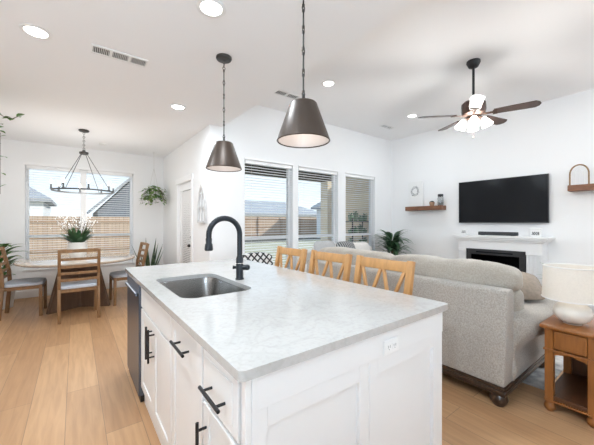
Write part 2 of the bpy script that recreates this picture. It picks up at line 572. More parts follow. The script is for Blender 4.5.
    def leaf(self, base, direc, length, width, droop=0.4, seg=5, fold=0.15, tip=1.0):
        base = Vector(base)
        d = Vector(direc).normalized()
        side = d.cross(Vector((0, 0, 1)))
        if side.length < 1e-3:
            side = Vector((1, 0, 0))
        side.normalize()
        t = bmesh.new()
        L, Cn, R = [], [], []
        p = base.copy()
        for i in range(seg + 1):
            s = i / seg
            wv = width * 0.5 * (math.sin(PI * min(1, (s * 0.92 + 0.08)) ** tip)) if i < seg else 0.001
            nrm = side.cross(d).normalized()
            L.append(t.verts.new(p + side * wv + nrm * wv * fold))
            Cn.append(t.verts.new(p))
            R.append(t.verts.new(p - side * wv + nrm * wv * fold))
            p = p + d * (length / seg)
            d = (d + Vector((0, 0, -droop / seg))).normalized()
        for i in range(seg):
            t.faces.new((L[i], L[i + 1], Cn[i + 1], Cn[i]))
            t.faces.new((Cn[i], Cn[i + 1], R[i + 1], R[i]))
        ret = bmesh.ops.solidify(t, geom=t.faces[:], thickness=0.0012)
        return self._merge(t)

    def build(self, name, material, parent=None, smooth=True, angle=40):
        me = bpy.data.meshes.new(name)
        bm = self.bm
        if smooth:
            ang = math.radians(angle)
            for f in bm.faces:
                f.smooth = True
            for e in bm.edges:
                if len(e.link_faces) == 2:
                    e.smooth = e.calc_face_angle(0) < ang
                else:
                    e.smooth = False
        bm.to_mesh(me)
        bm.free()
        me.materials.append(material)
        o = bpy.data.objects.new(name, me)
        C.objects.link(o)
        if parent:
            o.parent = parent
        return o


def empty(name, loc, label=None, cat=None, group=None, rz=0.0):
    o = bpy.data.objects.new(name, None)
    o.empty_display_size = 0.05
    C.objects.link(o)
    o.location = loc
    o.rotation_euler = (0, 0, rz)
    return tag(o, label, cat, group)


def tag(o, label=None, cat=None, group=None, kind=None):
    if label:
        o['label'] = label
    if cat:
        o['category'] = cat
    if group:
        o['group'] = group
    if kind:
        o['kind'] = kind
    return o


def st(o, label=None, cat=None):
    o['kind'] = 'structure'
    if label:
        o['label'] = label
    if cat:
        o['category'] = cat
    return o


def copy_tree(o, parent=None):
    c = o.copy()
    C.objects.link(c)
    if parent:
        c.parent = parent
    for ch in list(o.children):
        copy_tree(ch, c)
    return c


def rrect(x0, x1, y0, y1, r, z, n=6):
    pts = []
    for cx, cy, a0 in ((x1 - r, y1 - r, 0), (x0 + r, y1 - r, PI / 2), (x0 + r, y0 + r, PI), (x1 - r, y0 + r, 1.5 * PI)):
        for i in range(n + 1):
            a = a0 + PI / 2 * i / n
            pts.append((cx + r * math.cos(a), cy + r * math.sin(a), z))
    return pts


def lamp_point(name, parent, loc, power, radius=0.03, col=(1, .97, .93)):
    d = bpy.data.lights.new(name, 'POINT')
    d.energy = power
    d.shadow_soft_size = radius
    d.color = col
    o = bpy.data.objects.new(name, d)
    C.objects.link(o)
    o.parent = parent
    o.location = loc
    return o


# ------------------------------------------------------------------ room shell
XL, XA, XE, XR = -1.35, 1.56, 1.75, 5.87       # left wall, alcove wall, ceiling step, right wall
YW, YD, YB = 4.2, 7.0, -2.6                     # garden wall, dining wall, open back
ZK, ZL = 2.74, 3.21
T = 0.14

st(MB().box(XL - .15, XR + .15, YB, YW + .02, -.12, 0).box(XL - .15, XA + .14, YW + .02, YD + .15, -.12, 0).build('floor', M['floor'], smooth=False), 'light honey oak plank floor', 'floor')
b = MB()
b.box(XL - .15, XE, YB, YW + .01, ZK, ZK + .12)
b.box(XL - .15, XA + .14, YW + .01, YD + .15, ZK, ZK + .12)
b.box(XE - .1, XE, YB, YW, ZK + .12, ZL + .12)
b.box(XE, XR + .15, YB, YW + .15, ZL, ZL + .12)
st(b.build('ceiling', M['ceil'], smooth=False), 'white ceiling stepping up over the living room', 'ceiling')

# dining wall with twin window
DW = (-.70, .97, .50, 2.33)
b = MB()
b.box(XL - .15, DW[0], YD, YD + T, 0, ZK).box(DW[1], XA + .14, YD, YD + T, 0, ZK)
b.box(DW[0], DW[1], YD, YD + T, 0, DW[2]).box(DW[0], DW[1], YD, YD + T, DW[3], ZK)
st(b.build('wall_back', M['wall'], smooth=False), 'white dining wall around the wide window', 'wall')
# alcove wall with the patio door
DR = (5.03, 5.84, 2.03)
b = MB()
b.box(XA, XA + T, YW, DR[0], 0, ZK).box(XA, XA + T, DR[1], YD, 0, ZK).box(XA, XA + T, DR[0], DR[1], DR[2], ZK)
st(b.build('wall_alcove', M['wall'], smooth=False), 'white wall with the glazed patio door', 'wall')
# garden wall with three windows
WIN = [(2.12, 3.05), (3.17, 4.15), (4.36, 5.28)]
WZ0, WZ1 = .45, 2.31
b = MB()
xs = [XA + T] + [v for w in WIN for v in w] + [XR + .15]
for i in range(0, len(xs), 2):
    b.box(xs[i], xs[i + 1], YW, YW + T, 0, ZL)
for w in WIN:
    b.box(w[0], w[1], YW, YW + T, 0, WZ0)
    b.box(w[0], w[1], YW, YW + T, WZ1, ZL)
st(b.build('wall_garden', M['wall'], smooth=False), 'white living room wall with three tall windows', 'wall')
st(MB().box(XR, XR + .15, -6.0, YW, 0, ZL).build('wall_right', M['wall'], smooth=False), 'white wall behind television and fireplace', 'wall')  # runs on unseen behind the viewer to keep sunlight out
st(MB().box(XL - .15, XR, YB - .15, YB, 0, ZL).build('wall_rear', M['taupe'], smooth=False), 'unseen taupe wall behind the viewer, darkened to cut bounce', 'wall')
st(MB().box(XL - .15, XL, YB, YD, 0, ZK).build('wall_left', M['wall'], smooth=False), 'white wall left of the dining table', 'wall')

# baseboards
def baseboard(name, *boxes):
    b = MB()
    for x in boxes:
        b.box(*x, bev=.004)
    st(b.build(name, M['trim'], smooth=False), 'white painted baseboard', 'baseboard')

baseboard('baseboard_back', (XL + .001, XA - .001, YD - .015, YD - .001, .001, .13))
baseboard('baseboard_garden', (XA + .002, XR - .002, YW - .015, YW - .001, .001, .13))
baseboard('baseboard_right', (XR - .015, XR - .001, YB + .002, 1.345, .001, .13), (XR - .015, XR - .001, 2.60, YW - .02, .001, .13))
baseboard('baseboard_alcove', (XA - .015, XA - .001, YW, DR[0] - .09, .001, .13), (XA - .015, XA - .001, DR[1] + .09, YD - .02, .001, .13))

# windows -----------------------------------------------------------
def window(idx, x0, x1, y, z0, z1, rail, mullions=()):
    """frame set towards the outside of the wall opening, glass in it"""
    yo0, yo1 = y + .085, y + T - .002
    b = MB()
    f = .045
    b.box(x0, x0 + f, yo0, yo1, z0, z1).box(x1 - f, x1, yo0, yo1, z0, z1)
    b.box(x0 + f, x1 - f, yo0, yo1, z1 - f, z1).box(x0 + f, x1 - f, yo0, yo1, z0, z0 + f)
    b.box(x0 + f, x1 - f, yo0 + .002, yo1 - .002, rail - .025, rail + .025)
    for m in mullions:
        b.box(m - .05, m + .05, yo0 - .03, yo1 - .003, z0 + f, z1 - f)
    fr = b.build('window_%d' % idx, M['trim'], smooth=False)
    st(fr, 'white single hung window', 'window')
    g = MB().box(x0 + f - .004, x1 - f + .004, yo0 + .02, yo0 + .026, z0 + f - .004, z1 - f + .004).build('pane', M['glass'], fr, smooth=False)
    s = MB().box(x0 - .03, x1 + .03, y - .025, y + .001, z0 - .03, z0 - .001, .004).build('sill', M['trim'], fr, smooth=False)
    return fr

window(1, DW[0], DW[1], YD, DW[2], DW[3], 1.07, (.13,))
for i, w in enumerate(WIN):
    window(i + 2, w[0], w[1], YW, WZ0, WZ1, 1.07)

# casing above the garden windows
for k, w in enumerate(WIN):
    st(MB().box(w[0] - .01, w[1] + .01, YW - .012, YW - .001, WZ1 + .002, WZ1 + .03, .003).build('trim_%d' % (k + 1), M['trim'], smooth=False), 'thin white head trim above a window', 'trim')
st(MB().box(DW[0] - .03, DW[1] + .03, YD - .014, YD - .001, DW[3] + .001, DW[3] + .045, .003).build('trim_4', M['trim'], smooth=False), 'thin white head trim above the dining window', 'trim')


def blind(x0, x1, y, z0, z1, label, tilt=0.0, group='white slatted window blinds'):
    r = empty('window_blind', ((x0 + x1) / 2, y, z0), label, 'blind', group)
    w = (x1 - x0) / 2 - .006
    h = z1 - z0
    MB().box(-w, w, -.03, .03, h - .055, h - .002, .004).build('headrail', M['blind'], r, smooth=False)
    b = MB()
    n = int((h - .095) / .043) + 1
    for i in range(n):
        z = .035 + .043 * i
        b.box(-w, w, -.024, .024, z - .0026, z + .0026, mtx=Matrix.Translation((0, 0, z)) @ Matrix.Rotation(tilt, 4, 'X') @ Matrix.Translation((0, 0, -z)))
    b.build('slat_stack', M['blind'], r, smooth=False)
    MB().box(-w, w, -.024, .024, .002, .02, .004).build('bottom_rail', M['blind'], r, smooth=False)
    for sx in (-w * .75, w * .75):
        MB().cyl((sx, -.026, .01), (sx, -.026, h - .05), .0013, seg=6).build('ladder_cord', M['rope'], r)
    return r

blind(DW[0] + .01, .075, YD + .04, DW[2] + .003, DW[3], 'white slatted blind on left half of the dining window')
blind(.185, DW[1] - .01, YD + .04, DW[2] + .003, DW[3], 'white slatted blind on right half of the dining window')
for w, lb in zip(WIN, ('leftmost', 'middle', 'rightmost')):
    blind(w[0] + .01, w[1] - .01, YW + .04, WZ0 + .003, WZ1, 'white slatted blind on the %s of the three living room windows' % lb)

# patio door -----------------------------------------------------------
def door():
    y0, y1, h = DR
    b = MB()
    b.box(XA - .018, XA - .001, y0 - .085, y0, .001, h + .085, .004).box(XA - .018, XA - .001, y1, y1 + .085, .001, h + .085, .004)
    b.box(XA - .024, XA - .001, y0 - .10, y1 + .10, h + .001, h + .10, .004)
    cas = b.build('trim_5', M['trim'], smooth=False)
    st(cas, 'white casing around the patio door', 'trim')
    X0, X1 = XA + .03, XA + .07
    s = .11
    b = MB()
    b.box(X0, X1, y0 + .004, y0 + s, .012, h - .004).box(X0, X1, y1 - s, y1 - .004, .012, h - .004)
    b.box(X0, X1, y0 + s, y1 - s, h - .13, h - .004).box(X0, X1, y0 + s, y1 - s, .012, .25)
    d = b.build('door_1', M['trim'], smooth=False)
    st(d, 'white full glass patio door with enclosed blind', 'door')
    MB().box(X0 + .022, X0 + .026, y0 + s - .003, y1 - s + .003, .247, h - .127).build('pane', M['glass'], d, smooth=False)
    b = MB()
    n = int((h - .37) / .032)
    for i in range(n):
        z = .27 + .032 * i
        b.box(X0 + .0055, X0 + .007, y0 + s + .003, y1 - s - .003, z - .0155, z + .0155, mtx=Matrix.Translation((X0 + .006, 0, z)) @ Matrix.Rotation(-.32, 4, 'Y') @ Matrix.Translation((-X0 - .006, 0, -z)))
    b.build('enclosed_blind', M['blind'], d, smooth=False)
    b = MB().cyl((X0, y0 + .055, .93), (X0 - .012, y0 + .055, .93), .03).cyl((X0 - .012, y0 + .055, .93), (X0 - .045, y0 + .055, .93), .012).sphere((X0 - .055, y0 + .055, .93), .028)
    k = b.build('door_knob', M['black'], d)
    MB().cyl((X0, y0 + .055, 1.07), (X0 - .018, y0 + .055, 1.07), .03).box(X0 - .035, X0 - .018, y0 + .05, y0 + .06, 1.05, 1.09).build('deadbolt', M['black'], d)
door()


# ------------------------------------------------------------------ outside
gz = -.12
g = MB().box(-30, 70, YD + .4, 60, gz - .2, gz).box(XA + .4, 70, YW + .4, YD + .4, gz - .2, gz).build('lawn', M['grass'], smooth=False)
st(g, 'pale dry lawn behind the house', 'lawn')
pt = MB().box(XA + .2, 8.5, YW + .16, 7.6, gz - .05, gz + .05).build('patio_slab', M['patio'], smooth=False)
st(pt, 'concrete patio outside the living room windows', 'patio')
# covered patio roof on a brick return wall
pr = MB().box(XA + .16, 5.7, YW + .16, 6.1, 2.62, 2.78).box(XA + .16, 5.7, 5.85, 6.1, 2.42, 2.62).build('patio_roof', M['soffit'], smooth=False)
st(pr, 'brown covered patio roof', 'roof')
bw = MB().box(6.05, 6.3, YW + .16, 6.35, gz, 2.62).build('wall_patio', M['tanbrick'], smooth=False)
st(bw, 'tan brick wall at the side of the patio', 'wall')


st(MB().box(5.38, 5.66, 5.84, 6.12, gz, 2.42).build('wall_column', M['tanbrick'], smooth=False), 'tan brick column holding up the patio roof', 'column')
st(MB().box(6.2, 18.0, 18.6, 23.4, gz - .1, gz + .03).build('ground_strip', M['darkground'], smooth=False), 'dark ground strip along the far fence', 'ground')  # strip of ground toned darker than the lawn


def fence(name, p0, p1, zb, zt, label):
    p0, p1 = Vector((*p0, 0)), Vector((*p1, 0))
    L = (p1 - p0).length
    r = empty(name, (p0.x, p0.y, zb), label, 'fence', rz=math.atan2(p1.y - p0.y, p1.x - p0.x))
    MB().box(0, L, 0, .02, .03, zt - zb).build('board_panel', M['fence'], r, smooth=False)
    b = MB()
    for z in (.3, (zt - zb) / 2, zt - zb - .25):
        b.box(0, L, -.04, -.001, z, z + .09)
    b.build('rail', M['fencerail'], r, smooth=False)
    n = int(L / 2.4)
    for i in range(n + 1):
        MB().box(i * 2.4, i * 2.4 + .09, -.135, -.045, 0, zt - zb - .03).build('post', M['fencerail'], r, smooth=False)

fence('garden_fence', (-7, 14.8), (5.5, 14.8), gz, 1.56, 'cedar board fence behind the dining window')
fence('garden_fence', (6.0, 23.6), (40, 23.6), gz, 1.85, 'cedar board fence across the lawn behind the living room windows')


def house(x, y, w, d, hw, hr, label, ridge='x', rmat='shingle', wmat='siding', over=.4, z0=gz):
    r = empty('house', (x, y, z0), label, 'house')
    MB().box(-w / 2, w / 2, -d / 2, d / 2, 0, hw).build('wall_block', M[wmat], r, smooth=False)
    W2, D2 = w / 2 + over, d / 2 + over
    b = MB()
    if ridge == 'x':       # hip roof, ridge along x
        k = max(.3, W2 - D2)
        lo = [(-W2, -D2), (W2, -D2), (W2, D2), (-W2, D2)]
        t = bmesh.new()
        base = [t.verts.new((p[0], p[1], hw)) for p in lo]
        bot = [t.verts.new((p[0], p[1], hw - .2)) for p in lo]
        a = t.verts.new((-k, 0, hr))
        c = t.verts.new((k, 0, hr))
        t.faces.new((base[0], base[1], c, a))
        t.faces.new((base[2], base[3], a, c))
        t.faces.new((base[1], base[2], c))
        t.faces.new((base[3], base[0], a))
        for i in range(4):
            j = (i + 1) % 4
            t.faces.new((bot[i], bot[j], base[j], base[i]))
        t.faces.new(bot[::-1])
        bmesh.ops.recalc_face_normals(t, faces=t.faces)
        b._merge(t)
        b.build('roof', M[rmat], r, smooth=False)
    else:                  # gable facing us
        sl = [(-W2, -D2, hw - .1), (0, -D2, hr), (W2, -D2, hw - .1), (W2, -D2, hw + .12), (0, -D2, hr + .22), (-W2, -D2, hw + .12)]
        b.prism(sl, (0, 2 * D2, 0))
        b.build('roof', M[rmat], r, smooth=False)
        MB().prism([(-w / 2, -d / 2, hw), (w / 2, -d / 2, hw), (0, -d / 2, hr - .06)], (0, d, 0)).build('gable', M[wmat], r, smooth=False)
    for k in (-.25, .25):
        f = MB().box(w * k - .5, w * k + .5, -d / 2 - .04, -d / 2 - .001, hw * .35, hw * .75).build('window', M['siding'], r, smooth=False)
        MB().box(w * k - .42, w * k + .42, -d / 2 - .05, -d / 2 - .041, hw * .38, hw * .72).build('pane', M['shingledark'], f, smooth=False)
    return r

house(-4.6, 28, 6.0, 7.0, 2.95, 5.1, 'white house with gray hip roof beyond the fence, seen through left dining blind')
house(3.4, 27, 4.4, 7.0, 2.2, 4.7, 'house with dark gabled front beyond the fence, seen through right dining blind', ridge='y', wmat='shingledark')
house(22.5, 38, 16, 9, 2.6, 4.6, 'wide house with long gray hip roof, behind the leftmost living room window')
house(23.4, 18, 10, 7, 2.9, 6.0, 'mostly hidden house with hip roof, added to shade the far fence')  # placed mostly out of view to cast a shadow on the far fence
house(36.5, 33, 6.0, 7, 2.6, 4.4, 'white house with gray roof, behind the middle living room window', ridge='x')


def tree(x, y, h, r, label):
    t = empty('tree', (x, y, gz), label, 'tree', 'trees beyond the fence')
    MB().cyl((0, 0, 0), (0, 0, h - r), .16, .08, 8).build('trunk', M['stem'], t)
    b = MB()
    q = random.Random(int(x * 10))
    for i in range(16):
        b.sphere((q.uniform(-r, r) * .7, q.uniform(-r, r) * .7, h - r + q.uniform(-r, r) * .6), r * q.uniform(.3, .5), seg=8)
    b.build('crown', M['tree'], t)

tree(29.2, 30, 3.3, 1.1, 'round green tree beside the white house, behind the middle living room window')
tree(44.5, 36, 3.6, 1.4, 'green tree at the right, behind the middle living room window')


def patio_shelf():
    r = empty('plant_stand', (5.62, 5.0, gz + .05), 'black metal plant stand with dark pots on the brick patio', 'plant stand')
    b = MB()
    for x in (-.35, .35):
        for y in (-.15, .15):
            b.box(x - .012, x + .012, y - .012, y + .012, 0, 1.5)
    b.build('stand_frame', M['blackplastic'], r, smooth=False)
    for z in (.25, .75, 1.08, 1.4):
        MB().box(-.37, .37, -.17, .17, z, z + .025).build('shelf', M['blackplastic'], r, smooth=False)
    k = 0
    for z in (.275, .775, 1.105, 1.425):
        for x in (-.32, -.1, .13, .33):
            k += 1
            hh = .10 + .05 * ((k * 7) % 3)
            p = MB().lathe([(0, 0), (.05, 0), (.07, hh), (.06, hh), (.055, hh - .02), (0, hh - .02)], (0, 0, 0), 14)
            for i in range(5):
                a = i * 1.3 + k
                p.leaf((0, 0, hh - .02), (math.cos(a), math.sin(a), 1.2), .13, .04, .8)
            o = p.build('potted_plant', M['leafdark'])
            o.location = (5.62 + x * .78, 5.0, gz + .05 + z)
            tag(o, 'small dark potted plant on the black patio plant stand', 'plant', 'potted plants on the patio stand')

patio_shelf()


# ------------------------------------------------------------------ recessed lights, vents on the ceilings
def can(x, y, zc, label, power=None):
    r = empty('recessed_light', (x, y, zc), label, 'ceiling light', 'recessed ceiling lights')
    MB().lathe([(.066, -.001), (.092, -.001), (.094, -.006), (.088, -.010), (.070, -.009), (.066, -.001)], seg=40).build('trim_ring', M['white'], r)
    MB().lathe([(0, -.006), (.066, -.006), (.066, -.002), (0, -.002)], seg=40).build('lens', M['lens'], r)
    d = bpy.data.lights.new('recessed_glow', 'AREA')
    d.shape = 'DISK'
    d.size = .13
    d.energy = power or CAN_POWER
    d.color = (.82, .92, 1)
    o = bpy.data.objects.new('recessed_glow', d)
    C.objects.link(o)
    o.parent = r
    o.location = (0, 0, -.012)
    return r

for x, y, z, lb in (
        (-.232, 2.926, ZK, 'round recessed ceiling light nearest the left edge, left of the ceiling vent'),
        (.72, 1.91, ZK, 'round recessed ceiling light at the top, between the pendant lamps'),
        (1.012, 3.79, ZK, 'round recessed ceiling light between the chandelier and the smaller pendant'),
        (2.755, 2.97, ZL, 'round recessed ceiling light just right of the larger pendant lamp'),
        (4.78, 2.99, ZL, 'round recessed ceiling light left of the ceiling fan'),
        (-.25, .9, ZK, 'added unseen recessed light over the kitchen aisle'),  # this and the next four are out of view, added for fill
        (4.0, -.4, ZL, 'added unseen recessed light over the sofa end'),
        (5.1, -.5, ZL, 'added unseen recessed light before the right wall'),
        (3.6, -1.6, ZL, 'added unseen recessed light at the living room rear'),
        (4.78, -1.6, ZL, 'added unseen recessed light at the rear by the right wall')):
    can(x, y, z, lb, CAN_POWER * (.40 if z == ZL else .6 if x == .72 else 1.0))


def vent(x, y, zc, L, Wd, label, secs=3, bars=9):
    r = empty('ceiling_vent', (x, y, zc), label, 'vent', 'ceiling air vents')
    b = MB()
    f = .022
    b.box(-L / 2, L / 2, -Wd / 2, -Wd / 2 + f, -.010, -.001, .002).box(-L / 2, L / 2, Wd / 2 - f, Wd / 2, -.010, -.001, .002)
    sw = L / secs
    for i in range(secs + 1):
        xx = -L / 2 + i * sw
        b.box(max(-L / 2, xx - f / 2), min(L / 2, xx + f / 2), -Wd / 2 + f, Wd / 2 - f, -.010, -.001)
    b.build('vent_frame', M['white'], r, smooth=False)
    MB().box(-L / 2 + .01, L / 2 - .01, -Wd / 2 + .01, Wd / 2 - .01, -.003, -.0015).build('backing', M['ventgray'], r, smooth=False)
    b = MB()
    for i in range(secs):
        for k in range(bars):
            xx = -L / 2 + i * sw + f / 2 + (k + .5) * (sw - f) / bars
            b.box(xx - .0016, xx + .0016, -Wd / 2 + f, Wd / 2 - f, -.009, -.0035)
    b.build('louvre', M['white'], r, smooth=False)

vent(.31, 2.93, ZK, .41, .15, 'white three-section ceiling vent between the two left recessed lights')
vent(2.50, 3.6, ZL, .40, .15, 'long ceiling vent beside the larger pendant, over the leftmost living room window', 2, 6)
vent(4.93, 3.63, ZL, .32, .13, 'small ceiling vent over the rightmost living room window', 2, 6)
tag(MB().lathe([(0, -.022), (.045, -.022), (.058, -.012), (.06, -.001), (0, -.001)], (.40, 6.4, ZK), 28).build('smoke_detector', M['white']), 'small flat white detector on the ceiling behind the chandelier', 'detector')


# ------------------------------------------------------------------ kitchen island
IX0, IX1, IY0, IY1 = .357, 1.503, .735, 3.06
ZT, ZU = .914, .884
SK = (.455, .885, 1.60, 2.33)
b = MB().prism(rrect(IX0, IX1, IY0, IY1, .018, ZU, 5), (0, 0, ZT - ZU), [rrect(SK[0], SK[1], SK[2], SK[3], .085, ZU, 7)])
tag(b.build('countertop', M['quartz'], smooth=True, angle=30), 'white speckled quartz worktop on the kitchen island', 'countertop')


def sink():
    r = empty('kitchen_sink', ((SK[0] + SK[1]) / 2, (SK[2] + SK[3]) / 2, ZU - .215), 'undermounted stainless steel sink basin set in the island worktop', 'sink')
    ox, oy, oz = r.location
    t = bmesh.new()
    loops = []
    x0, x1, y0, y1 = SK
    spec = [(.03, ZU - .001, .10), (-.004, ZU - .001, .085), (-.006, ZU - .01, .085), (-.012, ZU - .17, .08), (-.02, ZU - .195, .075), (-.05, ZU - .208, .05)]
    for off, z, rad in spec:
        loops.append([t.verts.new((p[0] - ox, p[1] - oy, p[2] - oz)) for p in rrect(x0 - off, x1 + off, y0 - off, y1 + off, rad, z, 7)])
    n = len(loops[0])
    for a, c in zip(loops, loops[1:]):
        for i in range(n):
            t.faces.new((a[i], a[(i + 1) % n], c[(i + 1) % n], c[i]))
    t.faces.new(loops[-1])
    bmesh.ops.solidify(t, geom=t.faces[:], thickness=.002)
    bmesh.ops.recalc_face_normals(t, faces=t.faces)
    b = MB()
    b._merge(t)
    b.build('basin', M['steel'], r, angle=35)
    MB().lathe([(0, .012), (.02, .011), (.045, .012), (.055, .010), (.055, .009), (0, .009)], (0, .05, 0), 28).build('drain', M['steel'], r)
sink()


def faucet():
    bx, by = .945, 1.95
    r = empty('kitchen_faucet', (bx, by, ZT), 'black gooseneck kitchen faucet behind the island sink', 'faucet')
    MB().lathe([(0, 0), (.031, 0), (.031, .008), (.026, .012), (.026, .150), (.022, .158), (.019, .17), (0, .17)], seg=28).build('faucet_body', M['navyblack'], r)
    R = .113
    zc = .322
    pts = [(0, 0, .165), (0, 0, .24), (0, 0, zc)]
    for i in range(1, 17):
        a = PI * i / 16
        pts.append((-R + R * math.cos(a), 0, zc + R * math.sin(a) * 1.0))
    pts.append((-2 * R, 0, zc - .03))
    MB().tube(pts, .0185, 16).build('spout', M['navyblack'], r)
    MB().lathe([(.0185, .004), (.021, 0), (.020, -.03), (.025, -.038), (.028, -.072), (.024, -.080), (0, -.080)], (-2 * R, 0, zc - .025), 24).build('spray_head', M['navyblack'], r)
    h = MB().cyl((.016, -.012, .085), (.040, -.030, .085), .019).sphere((.043, -.032, .085), .0215).build('handle', M['navyblack'], r)
    MB().cyl((-.016, .012, .085), (-.034, .0255, .085), .011).cyl((-.034, .0255, .085), (-.038, .0285, .085), .014).build('side_cap', M['navyblack'], r)
    MB().torus((0, 0, .115), .0262, .0022, 28, 8).build('collar_ring', M['steel'], r)
faucet()


def bar_pull(parent, p, axis, L, nx):
    """bar handle standing off the face by 35 mm towards -x; p = centre on the face"""
    x, y, z = p
    b = MB()
    bx = x - .034
    if axis == 'y':
        b.cyl((bx, y - L / 2, z), (bx, y + L / 2, z), .0062, seg=14)
        for s in (-1, 1):
            b.cyl((x, y + s * L * .33, z), (bx, y + s * L * .33, z), .005, seg=12)
    else:
        b.cyl((bx, y, z - L / 2), (bx, y, z + L / 2), .0062, seg=14)
        for s in (-1, 1):
            b.cyl((x, y, z + s * L * .33), (bx, y, z + s * L * .33), .005, seg=12)
    return b.build('handle', M['black'], parent)


def shaker(y0, y1, z0, z1, x0, x1, st_=.058, rec=.007):
    """shaker door lying in the y-z plane, outer face at x0 (towards -x)"""
    b = MB()
    s = st_
    b.box(x0, x1, y0, y0 + s, z0, z1, .0015, 1).box(x0, x1, y1 - s, y1, z0, z1, .0015, 1)
    b.box(x0, x1, y0 + s, y1 - s, z0, z0 + s, .0015, 1).box(x0, x1, y0 + s, y1 - s, z1 - s, z1, .0015, 1)
    b.box(x0 + rec, x1, y0 + s - .002, y1 - s + .002, z0 + s - .002, z1 - s + .002)
    return b


XF = .385     # door faces
XC = .405     # carcass faces
XBK = 1.10    # carcass backs


def carcass(r, y0, y1):
    b = MB().box(XC, XBK, y0, y1, .10, .64).box(XC, XC + .02, y0, y1, .64, ZU - .002).box(XC + .02, XBK, y0, y0 + .016, .64, ZU - .002).box(XC + .02, XBK, y1 - .016, y1, .64, ZU - .002)
    b.box(XC + .004, XBK, y0, y1, .001, .10)
    return b.build('cabinet_body', M['cab'], r, smooth=False)


def sink_cab():
    y0, y1 = 1.572, 2.415
    r = empty('sink_cabinet', (0, 0, 0), 'white island base cabinet with twin shaker doors next to the dishwasher', 'cabinet')
    carcass(r, y0, y1)
    f = MB().box(XF, XC - .001, y0 + .006, y1 - .006, .71, .862, .003, 2).build('false_front', M['cab'], r, smooth=False)
    ym = (y0 + y1) / 2
    for a, c, hy in ((y0 + .006, ym - .002, ym - .035), (ym + .002, y1 - .006, ym + .035)):
        d = shaker(a, c, .125, .695, XF, XC - .001).build('door', M['cab'], r, smooth=False)
        bar_pull(d, (XF, hy, .575), 'z', .20, 0)
sink_cab()


def pullout_cab():
    y0, y1 = 1.113, 1.568
    r = empty('pullout_cabinet', (0, 0, 0), 'white island cabinet with one tall front and horizontal black pull', 'cabinet')
    carcass(r, y0, y1)
    d = shaker(y0 + .005, y1 - .005, .125, .862, XF, XC - .001).build('door', M['cab'], r, smooth=False)
    bar_pull(d, (XF, (y0 + y1) / 2, .775), 'y', .19, 0)
pullout_cab()


def drawer_cab():
    y0, y1 = .80, 1.109
    r = empty('drawer_cabinet', (0, 0, 0), 'white island cabinet with drawer over door at the near corner', 'cabinet')
    carcass(r, y0, y1)
    d = MB().box(XF, XC - .001, y0 + .008, y1 - .006, .665, .862, .004, 2).build('drawer', M['cab'], r, smooth=False)
    MB().box(XF - .003, XF, y0 + .04, y1 - .04, .697, .83, .002, 1).build('drawer_panel', M['cab'], d, smooth=False)
    bar_pull(d, (XF - .003, (y0 + y1) / 2 - .005, .745), 'y', .17, 0)
    e = shaker(y0 + .008, y1 - .006, .125, .65, XF, XC - .001).build('door', M['cab'], r, smooth=False)
    bar_pull(e, (XF, y1 - .04, .515), 'z', .17, 0)
drawer_cab()


def dishwasher():
    y0, y1 = 2.42, 3.02
    r = empty('dishwasher', (0, 0, 0), 'slate steel dishwasher at the far end of the island', 'dishwasher')
    MB().box(XC, XBK - .03, y0 + .004, y1 - .004, .10, .865).box(XC + .05, XBK - .03, y0 + .01, y1 - .01, .002, .10).build('tub', M['blackplastic'], r, smooth=False)
    d = MB().box(.372, XC - .001, y0 + .004, y1 - .004, .05, .875, .004, 2).build('door_panel', M['dwsteel'], r, smooth=False)
    MB().box(.352, .3715, y0 + .03, y1 - .03, .775, .80, .006, 2).build('handle', M['dwsteel'], d, smooth=False)
    MB().box(XC - .02, XC + .05, y0 + .01, y1 - .01, .002, .048).build('kick_plate', M['blackplastic'], r, smooth=False)
dishwasher()


def end_panel(y0, y1, name, label, outlet=False):
    """panel across an island end; outward face at y0"""
    r = empty(name, (0, y0, 0), label, 'panel')
    x0, x1 = XC, 1.475
    out = y0 < 2
    s = 1 if out else -1
    b = MB()

    def bx(a, c, d0, d1, z0, z1, bev=.001):
        b.box(a, c, min(d0 * s, d1 * s), max(d0 * s, d1 * s), z0, z1, bev, 1)
    th, rec = .026, .016
    xm0, xm1 = .862, .972
    bx(x0, .457, 0, th, .11, .775)
    bx(xm0, .916, 0, th, .11, .775)
    bx(.918, xm1, 0, th, .11, .775)
    bx(1.392, x1, 0, th, .11, .775)
    for a, c in ((.457, xm0), (xm1, 1.392)):
        bx(a, c, 0, th, .715, .775)
        bx(a, c, 0, th, .11, .22)
        bx(a - .002, c + .002, rec, th, .218, .717)
    bx(x0, x1, -.003, th, .775, ZU - .002)
    bx(x0, x1, -.006, th, .001, .11)
    b.build('shaker_panel', M['panel'], r, smooth=False)
    bx2 = MB().box(XC - .02, x0 - .0005, min(0, th * s) - .0, max(0, th * s), .001, ZU - .002, .002, 1).build('corner_post', M['cab'], r, smooth=False)
    if outlet:
        o = MB().box(1.000, 1.098, -.009, -.0035, .778, .840, .003, 2).build('outlet_plate', M['white'], r, smooth=False)
        for xx in (1.030, 1.068):
            q = MB().box(xx - .015, xx + .015, -.0105, -.0091, .794, .824, .001, 1).build('receptacle', M['white'], o, smooth=False)
            MB().box(xx - .007, xx - .005, -.0112, -.0106, .806, .817).box(xx + .005, xx + .007, -.0112, -.0106, .806, .817).cyl((xx, -.0112, .800), (xx, -.0106, .800), .002, seg=8).build('socket_slot', M['socketgray'], o, smooth=False)

end_panel(.758, .79, 'island_end_panel', 'white two-panel island end with an outlet, facing the viewer', True)
end_panel(3.048, 3.02, 'island_end_panel', 'white two-panel island end facing the dining table')
tag(MB().box(XBK + .002, XBK + .02, .79, 3.018, .001, ZU - .002).build('island_back_panel', M['panel'], smooth=False), 'white flat island back behind the stools', 'panel')


